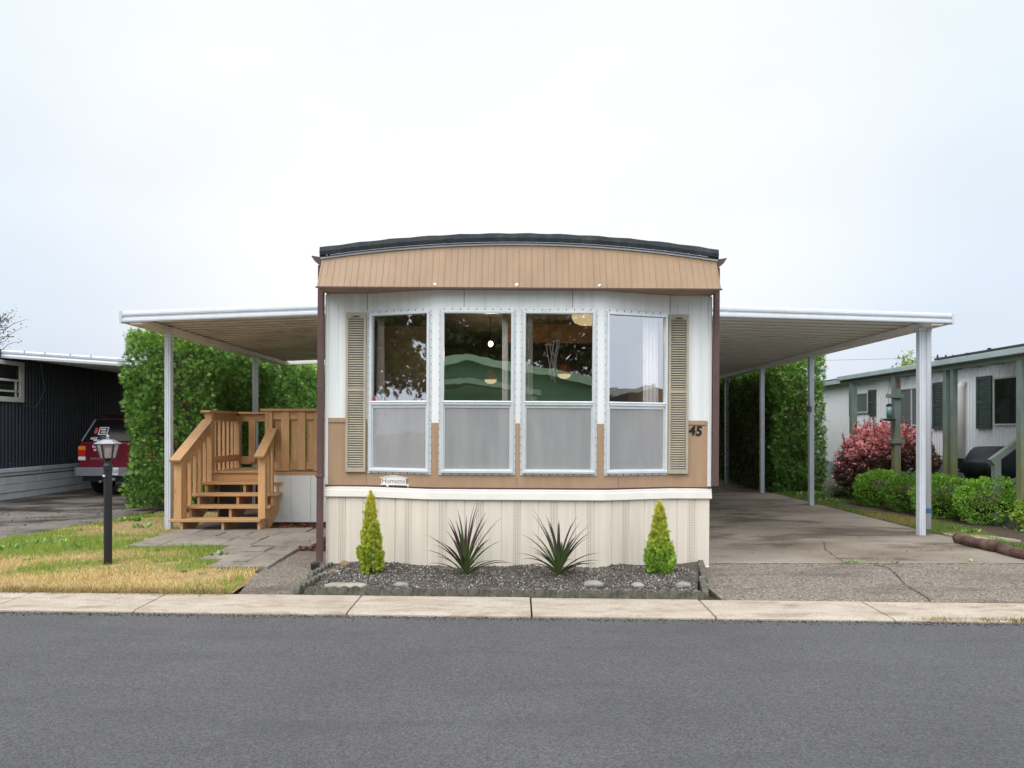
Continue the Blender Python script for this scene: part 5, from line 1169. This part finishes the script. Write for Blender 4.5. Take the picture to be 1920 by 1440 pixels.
# ---- red sport utility vehicle, tail towards the camera
def suv(x0, y0):
    t = thing('parked_car', 'dark red sport utility vehicle parked under the awning, tail towards the road', 'car', (x0, y0, 0))
    W = .90
    def sec(y, zb, zt, wb, wt, r=.06):
        return [(x0 - wb, y0 + y, zb), (x0 - wb - .0, y0 + y, zb + (zt - zb) * .55), (x0 - wt, y0 + y, zt - r), (x0 - wt + r, y0 + y, zt), (x0 + wt - r, y0 + y, zt), (x0 + wt, y0 + y, zt - r), (x0 + wb, y0 + y, zb + (zt - zb) * .55), (x0 + wb, y0 + y, zb)]
    MB().loft([sec(.16, .66, 1.24, .865, .85), sec(.19, .60, 1.26, .885, .86), (sec(.5, .48, 1.27, .90, .87)), sec(3.2, .46, 1.26, .90, .87), sec(3.5, .46, 1.22, .90, .86), sec(4.4, .48, 1.10, .88, .82), sec(4.62, .55, 1.0, .84, .78)]).build('body', 'car_red', t, bevel=.02)
    MB().loft([[(x0 + sx * (wb if k == 0 else wt), y0 + y, z) for sx, k in ((-1, 0), (-1, 1), (1, 1), (1, 0)) for y, z in (((yb, 1.25) if k == 0 else (yt, zt)),)] for yb, yt, wb, wt, zt in ((.22, .50, .84, .66, 1.80), (1.5, 1.5, .85, .68, 1.86), (2.6, 2.45, .85, .68, 1.84), (3.35, 2.75, .85, .66, 1.78))]).build('cabin', 'car_red', t, bevel=.02)
    # rear glass sits just proud of the tailgate slope
    nv = Vector((0, -.55, .28)).normalized(); off = nv * .014
    q = [Vector((x0 - .80, y0 + .228, 1.268)) + off, Vector((x0 + .80, y0 + .228, 1.268)) + off, Vector((x0 + .63, y0 + .482, 1.765)) + off, Vector((x0 - .63, y0 + .482, 1.765)) + off]
    MB().extrude(q, nv * .012).build('rear_window', 'tinted_glass', t)
    pil = MB(); pil.bar(Vector((x0 - .825, y0 + .235, 1.262)) + off, Vector((x0 - .655, y0 + .485, 1.775)) + off, .042, .02, up=nv); pil.bar(Vector((x0 + .825, y0 + .235, 1.262)) + off, Vector((x0 + .655, y0 + .485, 1.775)) + off, .042, .02, up=nv); pil.build('rear_pillar', 'bumper_grey', t)
    for sx in (-1, 1):
        s = MB(); s.add([(x0 + sx * .862, y0 + .55, 1.28), (x0 + sx * .862, y0 + 3.1, 1.28), (x0 + sx * .705, y0 + 2.7, 1.74), (x0 + sx * .705, y0 + .75, 1.74)], [(0, 1, 2, 3)]); s.build('side_window', 'dark_glass', t, solid=.01)
        l = MB().box(x0 + sx * .78 - .085, x0 + sx * .78 + .085, y0 + .135, y0 + .20, .92, 1.065).build('tail_light', 'lamp_red', t, bevel=.01)
        MB().box(x0 + sx * .78 - .085, x0 + sx * .78 + .085, y0 + .137, y0 + .20, 1.07, 1.16).build('indicator', 'lamp_amber', l, bevel=.01); MB().box(x0 + sx * .78 - .085, x0 + sx * .78 + .085, y0 + .137, y0 + .20, .83, .915).build('reversing_light', 'lamp_clear', l, bevel=.01)
        rr = MB(); rr.tube([(x0 + sx * .60, y0 + .7, 1.89), (x0 + sx * .60, y0 + 2.3, 1.89)], .02, 6); rr.build('roof_rail', 'black_paint', t)
        for yw in (.95, 3.75):
            c = Vector((x0 + sx * .76, y0 + yw, .36)); wv = MB()
            wv.tube([c + Vector((-.12, 0, 0)), c + Vector((-.10, 0, 0)), c + Vector((.10, 0, 0)), c + Vector((.12, 0, 0))], [.33, .36, .36, .33], 24)
            wh_ = wv.build('wheel', 'tyre', t, smooth=False); MB().tube([c + Vector((-.125, 0, 0)), c + Vector((.125, 0, 0))], .21, 18).build('rim', 'car_silver', wh_)
    MB().loft([[(x0 - .90, y0 + .25, .50), (x0 - .90, y0 + .25, .66)] and [(x0 + a, y0 + b, z) for a, b, z in ((-.91, .30, z), (-.90, .06, z), (-.82, .0, z), (.82, .0, z), (.90, .06, z), (.91, .30, z))] for z in (.47, .50, .63, .665)]).build('bumper', 'bumper_grey', t, bevel=.012)
    MB().box(x0 - .75, x0 + .75, y0 + .12, y0 + .4, .34, .47).build('underbody', 'black_paint', t)
    hb = MB(); hb.box(x0 - .06, x0 + .06, y0 + .02, y0 + .3, .37, .43); hb.tube([(x0 - .3, y0 + .3, .36), (x0 - .3, y0 + .05, .34)], .03, 8); hb.build('tow_hitch', 'grey_metal', t)
    P_ = MB().box(x0 - .165, x0 + .165, y0 - .016, y0 - .004, .492, .668).build('number_plate', 'plate_white', t, bevel=.004)
    fm = lambda dx, y, z: frame_mtx((x0 + dx, y0 + y, z), (1, 0, 0), (0, 0, 1))
    text_mesh('plate_number', 'CN', .10, 'plate_blue', P_, fm(-.095, -.019, .575), .001); text_mesh('plate_number', '525', .10, 'plate_blue', P_, fm(.085, -.019, .575), .001)
    MB().extrude([(x0 - .018 + a, y0 - .018, .505 + b) for a, b in ((-.035, .02), (.035, .02), (.02, .06), (.03, .06), (0, .145), (-.03, .06), (-.02, .06))], (0, -.001, 0)).build('plate_emblem', 'plate_teal', P_)
    text_mesh('badge', 'EXPLORER', .070, 'car_silver', t, fm(-.42, .155, .865), .002)
    text_mesh('sticker', 'SUPER', .075, 'plate_white', t, fm(-.44, .155, 1.145), .001, bold=.002); text_mesh('sticker', 'SPORT', .075, 'plate_white', t, fm(-.40, .155, 1.065), .001, bold=.002)
    tilt = frame_mtx(Vector((x0 - .38, y0 + .335, 1.50)) + nv * .030, (1, 0, 0), Vector((0, .28, .55)))
    def stick(mat, a, b, c, d, o=0.0): 
        m = MB(); m.add([tuple(tilt @ Vector(v)) for v in ((a, c, o), (b, c, o), (b, d, o), (a, d, o))], [(0, 1, 2, 3)]); m.build('window_sticker', mat, t, solid=.001)
    stick('plate_white', -.10, .12, -.10, .10); stick('window_black', -.08, .10, -.08, .08, .003); stick('plate_white', -.05, .06, .015, .05, .006); stick('plate_white', -.03, .07, -.05, -.02, .006); stick('lamp_red', -.20, -.13, -.07, .08)
    text_mesh('window_sticker', 'GOT', .075, 'plate_white', t, tilt @ Matrix.Translation((-.16, -.20, .002)), .001, bold=.003); text_mesh('window_sticker', 'MILK', .06, 'plate_white', t, tilt @ Matrix.Translation((-.09, -.25, .002)), .001, bold=.003)
    return t
suv(-9.36, 15.75)

# ================================================================== NEIGHBOUR ON THE RIGHT
nr_ = thing('mobile_home', 'white corrugated mobile home with green shutters on the right', 'mobile home', (9.0, 15, 0))
XW = 9.0
corrugated(XW, 8.5, 21, .62, 2.86, .088, -.016, 'wall', 'neighbour_siding', nr_, 1)
MB().box(XW + .03, 13.2, 8.5, 21, .05, 2.86).build('wall', 'neighbour_siding', nr_)
rr_ = MB(); rr_.loft([[(8.80, y, 2.86), (8.80, y, 2.95), (11.1, y, 3.22), (13.4, y, 2.95), (13.4, y, 2.86)] for y in (8.3, 21.15)]); rr_.build('roof', 'grey_roof', nr_)
MB().box(8.775, 8.80, 8.3, 21.15, 2.80, 2.91).build('eaves_trim', 'pale_skirt', nr_)
skr = MB()
for k in range(9):
    y = 8.5 + k * 1.4; skr.box(XW - .04, XW + .02, y, y + 1.39, .0, .20); skr.box(XW - .035, XW + .02, y, y + 1.39, .21, .40); skr.box(XW - .04, XW + .02, y, y + 1.39, .41, .58)
skr.box(XW - .06, XW + .02, 8.5, 21, .585, .64); skr.build('skirting', 'pale_skirt', nr_, bevel=.004)
def side_window(y0, y1, z0, z1, sh, lab=None, mat='dark_glass'):
    x = XW - .02; m = MB(); f = .035
    m.box(x - .03, x + .02, y0, y1, z1 - f, z1); m.box(x - .03, x + .02, y0, y1, z0, z0 + f); m.box(x - .03, x + .02, y0, y0 + f, z0 + f, z1 - f); m.box(x - .03, x + .02, y1 - f, y1, z0 + f, z1 - f)
    if y1 - y0 > .9: m.box(x - .025, x + .02, (y0 + y1) / 2 - .02, (y0 + y1) / 2 + .02, z0 + f, z1 - f)
    o = m.build('window', 'pvc', nr_, bevel=.003, label=lab); MB().box(x - .012, x - .004, y0 + f, y1 - f, z0 + f, z1 - f).build('pane', mat, o)
    for a, b in sh:
        s = MB(); xx = x - .035; s.box(xx, xx + .03, a, a + .05, z0 - .06, z1 + .05); s.box(xx, xx + .03, b - .05, b, z0 - .06, z1 + .05)
        for q in (z0 - .06, (z0 + z1) / 2 - .03, z1 - .01): s.box(xx, xx + .03, a + .05, b - .05, q, q + .06)
        z = z0 + .01
        while z < z1 - .03:
            s.obox((xx + .002, a + .05, z), (.022, 0, .016), (0, b - a - .1, 0), (0, 0, .007)); z += .034
        s.build('shutter', 'shutter_green', nr_)
M['grey_glass'] = pmat('grey_glass', (.16, .18, .20), .08, .1, 2, spec=.6)
side_window(17.45, 18.05, 1.97, 2.50, ((17.08, 17.42), (18.08, 18.42)), 'small window with open green shutters', 'grey_glass'); side_window(14.75, 16.3, 1.62, 2.50, ((14.35, 14.72),), 'wide window behind the barberry', 'grey_glass'); side_window(11.6, 12.85, 1.62, 2.52, ((12.9, 13.32),), 'dark sliding window under the porch roof')
MB().tube([(XW - .09, 13.72, .35), (XW - .09, 13.72, 2.40), (XW - .03, 13.72, 2.50)], .075, 14).build('vent_duct', 'pvc', nr_, smooth=True)
MB().tube([(9.4, 13.6, 2.9), (9.4, 13.6, 3.17)], .035, 8).build('roof_vent', 'black_paint', nr_)
# porch beam on green posts
pa = thing('porch_awning', 'mossy green wooden porch beam on green posts in front of the white home', 'porch', (7.75, 13, 0))
MB().box(7.70, 7.79, 8.4, 16.3, 2.61, 2.76).build('beam', 'green_paint', pa, bevel=.005)
MB().box(7.60, 7.70, 8.4, 16.25, 2.70, 2.80).build('gutter', 'pale_skirt', pa, bevel=.01)
MB().extrude([(7.60, 8.4, 2.805), (9.0, 8.4, 2.90), (9.0, 8.4, 2.94), (7.60, 8.4, 2.84)], (0, 4.05, 0)).build('roof_panel', 'grey_roof', pa)
for k in range(7): MB().extrude([(7.79, 12.6 + k * .6, 2.66), (8.99, 12.6 + k * .6, 2.76), (8.99, 12.6 + k * .6, 2.84), (7.79, 12.6 + k * .6, 2.75)], (0, .045, 0)).build('rafter', 'green_paint', pa)
for (y, wd) in ((15.75, .125), (13.97, .13), (12.33, .085), (12.12, .085), (10.47, .12)):
    MB().box(7.75 - wd / 2, 7.75 + wd / 2, y - wd / 2, y + wd / 2, -.02, 2.61).build('post', 'mossy_green', pa, bevel=.006)
bk = MB(); bk.box(7.62, 7.88, 13.87, 14.06, 1.26, 1.34); bk.build('bracket', 'green_paint', pa, bevel=.004); bk = MB(); bk.box(7.50, 7.86, 13.86, 13.90, 2.19, 2.27); bk.box(7.67, 7.83, 13.88, 14.06, 2.19, 2.27); bk.build('bracket', 'green_paint', pa, bevel=.004)
pq = MB(); pq.box(7.722, 7.778, 13.892, 13.904, 2.40, 2.56); pq.build('plaque', 'terracotta', pa)
bf = thing('bird_feeder', 'green glass bird feeder hanging from a bracket on the wide green post', 'bird feeder', (7.56, 13.88, 1.72))
MB().tube([(7.56, 13.88, 1.78), (7.56, 13.88, 2.02)], .05, 12).build('bottle', 'feeder_glass', bf, smooth=True); MB().lathe([(.03, .0), (.13, .02), (.13, .04), (.05, .06)], (7.56, 13.88, 1.715), 14).build('tray', 'black_paint', bf); MB().lathe([(.055, .0), (.055, .03), (.01, .06)], (7.56, 13.88, 2.02), 12).build('cap', 'black_paint', bf); MB().tube([(7.56, 13.88, 2.07), (7.53, 13.88, 2.3), (7.58, 13.88, 2.45), (7.56, 13.88, 2.6)], .004, 5).build('hanger', 'wire', bf)
# covered grill
g = thing('barbecue_grill', 'barbecue grill under a black fabric cover beside the porch steps', 'grill', (8.35, 11.9, 0))
secs = []
for z, hw, hd, off in ((.12, .40, .27, 0), (.45, .41, .28, 0), (.77, .44, .30, 0), (.80, .53, .33, 0), (.97, .535, .33, .0), (1.00, .51, .33, .0), (1.17, .40, .30, .07), (1.235, .35, .26, .10), (1.25, .30, .2, .10)):
    q = []
    for k in range(28):
        a = 2 * math.pi * k / 28; c, s_ = math.cos(a), math.sin(a); e = .36
        fold = 1 + .07 * math.sin(k * 2.3 + z * 9) * (1 if z < .9 else .5) + .05 * math.sin(k * .9 + z * 14)
        dx, dy = math.copysign(abs(c) ** e, c) * hw * fold + off, math.copysign(abs(s_) ** e, s_) * hd * fold
        q.append((8.36 + dx * .94 - dy * .34, 11.9 + dx * .34 + dy * .94, z))
    secs.append(q)
MB().loft(secs).build('cover', 'cover_black', g, smooth=True)
for a, b in ((-.33, -.2), (.33, -.2), (-.33, .2), (.33, .2)): MB().tube([(8.36 + a, 11.9 + b, 0), (8.36 + a, 11.9 + b, .2)], .025, 8).build('leg', 'chair_black', g)
MB().bar((8.06, 11.50, 1.03), (8.20, 11.55, 1.04), .05, .03).build('cover_strap', 'grey_metal', g)
# folding chair
fc = thing('folding_chair', 'black folding chair with a rounded back beside the covered grill', 'chair', (8.45, 13.0, 0))
def chair(cx, cy):
    n = 14; b = []
    for k in range(n + 1):
        a = math.pi * k / n; b.append((cx + .225 * math.copysign(abs(math.cos(a)) ** .6, math.cos(a)), cy + .02, .74 + .26 * math.sin(a) ** .6))
    MB().extrude(b, (0, .03, 0)).build('backrest', 'chair_black', fc, bevel=.01); MB().box(cx - .22, cx + .22, cy - .42, cy, .44, .475).build('seat', 'chair_black', fc, bevel=.01)
    for sx in (-1, 1):
        MB().tube([(cx + sx * .225, cy - .38, 0), (cx + sx * .225, cy + .03, .78)], .013, 7).build('leg', 'chair_black', fc); MB().tube([(cx + sx * .21, cy + .12, 0), (cx + sx * .21, cy - .3, .45)], .013, 7).build('leg', 'chair_black', fc)
    MB().box(cx - .21, cx + .21, cy + .005, cy + .018, .76, .785).build('back_rail', 'galv', fc)
chair(8.42, 13.05)
tag(MB().tube([(8.55, 13.6, .05), (8.86, 13.9, 1.34)], .017, 8).build('pole', 'black_paint', None), 'thin black pole leaning on the white wall beside the barberry', 'pole')
tag(MB().box(7.95, 8.7, 13.3, 13.7, .48, .53).box(8.0, 8.06, 13.35, 13.65, 0, .48).box(8.6, 8.66, 13.35, 13.65, 0, .48).build('bench', 'chair_black', None, bevel=.005), 'low dark bench behind the shrubs beside the leaning pole', 'bench')
# porch steps with handrail
ps = thing('porch_steps', 'green painted porch steps with a sloping handrail at the right edge', 'steps', (8.3, 10.6, 0))
for i in range(4): MB().box(7.82 + i * .27, 8.99, 10.15, 11.05, .0 + .0 * i, .19 * (i + 1)).build('step', 'green_paint', ps, bevel=.005)
MB().bar((7.66, 11.05, 1.02), (8.75, 11.05, 1.82), .09, .10).build('handrail', 'green_paint', ps, bevel=.005); MB().box(7.70, 7.80, 11.0, 11.1, 0, 1.06).build('newel_post', 'green_paint', ps, bevel=.005); MB().bar((7.80, 11.05, .62), (8.6, 11.05, .95), .04, .06).build('lower_rail', 'green_paint', ps)
# shell planter on a pedestal
sp_ = thing('shell_planter', 'brown scalloped shell bowl on a grey pedestal beside the first green post', 'planter', (7.95, 15.4, 0))
MB().lathe([(.16, 0), (.15, .08), (.09, .14), (.08, .5), (.12, .56), (.14, .60)], (7.95, 15.4, 0), 14).build('pedestal', 'stone', sp_)
q = []
for z, r in ((.60, .10), (.66, .22), (.74, .30), (.80, .315), (.78, .27), (.72, .18), (.70, .03)): q.append([(7.95 + r * (1 + .07 * math.cos(k * math.pi)) * math.cos(k * math.pi / 18), 15.4 + r * (1 + .07 * math.cos(k * math.pi)) * math.sin(k * math.pi / 18), z) for k in range(36)])
MB().loft(q).build('bowl', 'terracotta', sp_)
# wire panels leaning on the white wall
def wire_panel(label, y0, x_foot, x_top, h, w_):
    m = MB()
    n = 9
    for i in range(n + 1):
        yy = y0 + w_ * i / n; m.bar((x_foot, yy, .02), (x_top, yy + .12, h), .014, .014)
    for j in range(13):
        t = j / 12; m.bar((x_foot + (x_top - x_foot) * t, y0 + .12 * t, .02 + (h - .02) * t), (x_foot + (x_top - x_foot) * t, y0 + w_ + .12 * t, .02 + (h - .02) * t), .012, .012)
    tag(m.build('wire_panel', 'galv', None), label, 'wire panel', 'wire panels leaning on the white home')
wire_panel('larger galvanised wire panel leaning on the white home near the hedge', 17.6, 8.15, 8.86, 1.12, 1.0); wire_panel('shorter galvanised wire panel leaning nearest the barberry', 17.15, 8.3, 8.9, .80, .5)
tag(MB().box(7.3, 7.75, 13.9, 14.5, .0, .09).build('paving_stone', 'grey_roof', None, bevel=.015), 'dark flat slab lying on the lawn before the first shrub', 'slab')

# ================================================================== TREES AND POLES IN THE DISTANCE
def tree(name, label, x, y, h, r, trunk_h, nl_, lsz, cols, wts, limbs=9, group=None, gap=.0, dark=True):
    t = thing(name, label, 'tree', (x, y, 0), group); tr = MB(); ends = []
    tr.tube([(x, y, -.05), (x + .05 * r, y, trunk_h), (x, y, h * .8)], [h * .032, h * .022, h * .008], 9)
    for i in range(limbs):
        a = i * 2.4 + random.uniform(-.4, .4); z0 = trunk_h + (h * .72 - trunk_h) * random.random(); L_ = r * random.uniform(.6, 1.0) * (1 - .45 * (z0 - trunk_h) / max(h - trunk_h, .1))
        p1 = (x + L_ * .5 * math.cos(a), y + L_ * .5 * math.sin(a), z0 + L_ * .25); p2 = (x + L_ * math.cos(a), y + L_ * math.sin(a), z0 + L_ * .55)
        tr.tube([(x, y, z0), p1, p2], [h * .012, h * .008, h * .003], 6); ends += [p1, p2, p2]
    tr.build('trunk', 'trunk', t)
    ends += [(x, y, h * .85), (x + .2 * r, y, h * .78), (x - .2 * r, y + .1 * r, h * .8)]
    c = np.array(ends)[RNG.integers(0, len(ends), nl_)]; P = c + RNG.normal(0, 1, (nl_, 3)) * np.array([r * .20, r * .20, h * .065])
    keep = nz(P, 1.6) > -1 + gap; P = P[keep]; m = len(P)
    scatter('crown', *SPRAY, P, rots(RNG.normal(0, 1, (m, 3)) + [0, 0, .3]), RNG.uniform(.6, 1.3, m) * lsz, pick(cols, wts, m, .25), 'leaf', t)
    return t
GR = [(.05, .10, .03), (.075, .14, .04), (.035, .07, .022)]
lb = thing('bare_tree', 'thin-leaved tree with bare twigs behind the navy home at the far left', 'tree', (-20.9, 27, 0)); tb = MB(); tips = []
tb.tube([(-20.9, 27, 0), (-20.8, 27, 3.6), (-20.7, 27, 6.0)], [.14, .09, .03], 8)
for i in range(26):
    a = random.uniform(-.5, .9) if i % 2 else random.uniform(0, 6.28); z0 = random.uniform(4.2, 5.9); L_ = random.uniform(.4, 1.2); p = Vector((-20.75, 27, z0)); pts = [tuple(p)]
    for k in range(5):
        p = p + Vector((math.cos(a) * L_ / 5, random.gauss(0, .06), L_ / 5 * random.uniform(.1, .8) + random.gauss(0, .05))); pts.append(tuple(p)); tips.append(tuple(p))
    tb.tube(pts, [.02, .016, .013, .01, .008, .005], 5)
tb.build('trunk', 'trunk', lb); c = np.array(tips)[RNG.integers(0, len(tips), 320)]; P = c + RNG.normal(0, .06, c.shape); scatter('crown', *LEAF1, P, rots(RNG.normal(0, 1, P.shape)), RNG.uniform(.05, .12, len(P)), pick([(.07, .06, .03), (.10, .12, .05), (.05, .04, .03)], [1, 1, 1], len(P)), 'leaf', lb)
tree('maple_tree', 'yellow-green tree top showing above the roof of the white home', 27.4, 48, 7.1, 1.3, 3.4, 2600, .25, [(.22, .34, .10), (.28, .38, .14)], [1, 1])
up_ = thing('utility_pole', 'distant wooden utility pole with insulators behind the white home', 'utility pole', (38.2, 58, 0))
MB().tube([(38.2, 58, 0), (38.2, 58, 8.05)], .12, 8).build('pole', 'trunk', up_); ca = MB(); ca.box(35.6, 38.9, 57.9, 58.1, 7.45, 7.6)
ca.build('crossarm', 'trunk', up_); 
for x in (35.7, 36.4, 37.0, 38.0): MB().lathe([(.05, 0), (.10, .1), (.04, .3)], (x, 58, 7.6), 8).build('insulator', 'wire', up_)
pw = []
for k in range(21): t = k / 20; pw.append((38 - 52 * t, 58 + 3 * t, 7.75 - 2.0 * t * (1 - t) * 1.1 + .5 * t))
tag(MB().tube(pw, .012, 4).build('power_line', 'wire', None), 'faint power line sagging across the sky behind the right carport', 'wire')

# ================================================================== ACROSS THE ROAD (seen mirrored in the windows)
gh = thing('bungalow', 'green gabled bungalow across the road, mirrored in the two middle windows', 'house', (-1.6, -9, 0))
MB().box(-8.2, 5.0, -21, -9.4, 0, 2.75).build('wall', 'house_green', gh)
ax = -1.75; wz, az_ = 2.6, 4.05
gp_ = MB(); gp_.extrude([(-8.2, -9.4, 2.755), (5.0, -9.4, 2.755), (ax, -9.4, az_ - .05)], (0, -.2, 0)); gp_.build('gable', 'house_green', gh)
for sx, xe in ((-1, -8.9), (1, 5.7)):
    MB().extrude([(ax, -8.95, az_), (xe, -8.95, wz), (xe, -8.95, wz + .14), (ax, -8.95, az_ + .14)], (0, -12.4, 0)).build('roof', 'grey_roof', gh)
    MB().extrude([(ax, -8.90, az_ - .12), (xe, -8.90, wz - .12), (xe, -8.90, wz + .15), (ax, -8.90, az_ + .15)], (0, -.045, 0)).build('bargeboard', 'house_green_trim', gh)
pg = MB(); pg.extrude([(ax - 2.6, -7.6, 2.62), (ax, -7.6, 3.15), (ax + 2.6, -7.6, 2.62), (ax + 2.6, -7.6, 2.78), (ax, -7.6, 3.34), (ax - 2.6, -7.6, 2.78)], (0, -1.3, 0)); pg.build('porch_roof', 'house_green_trim', gh)
for x in (ax - 2.4, ax + 2.4): MB().box(x - .07, x + .07, -7.8, -7.66, 0, 2.62).build('porch_post', 'house_green_trim', gh)
for x in (-5.2, 1.6):
    o = MB().box(x - .7, x + .7, -9.395, -9.36, .95, 2.1).build('window', 'house_green_trim', gh); MB().box(x - .6, x + .6, -9.358, -9.35, 1.05, 2.0).build('pane', 'dark_glass', o)
lh = thing('bungalow', 'low brown-roofed bungalow across the road, mirrored in the rightmost window', 'house', (19, -12, 0))
MB().box(14.5, 27, -22, -12, 0, 2.4).build('wall', 'grey_skirt', lh); MB().extrude([(14, -11.5, 2.35), (27.5, -11.5, 2.35), (20.5, -11.5, 3.7)], (0, -11, 0)).build('roof', 'room_dark', lh)
MB().obox((14, -11.45, 2.3), (6.5, 0, 1.35), (0, -.05, 0), (0, 0, .2)).build('bargeboard', 'pvc', lh)
for i, (x, y, h, r) in enumerate(((-4.5, -23.5, 13, 5.5), (2.5, -25, 14, 5.5), (-11, -24, 13, 5), (-19, -19, 11, 4.5), (-25, -13, 11, 4.5), (8.2, -27, 10, 3.6))):
    tree('shade_tree', ['dark shade tree behind the green bungalow, mirrored in the window left of centre', 'tallest dark shade tree behind the green bungalow, mirrored right of centre', 'dark shade tree left of the green bungalow', 'dark shade tree down the road, mirrored in the leftmost window', 'farthest dark shade tree down the road', 'slender shade tree right of the green bungalow'][i], x, y, h, r, h * .22, 13000, .36, GR, [2, 2, 2], 24, 'shade trees across the road', .68)
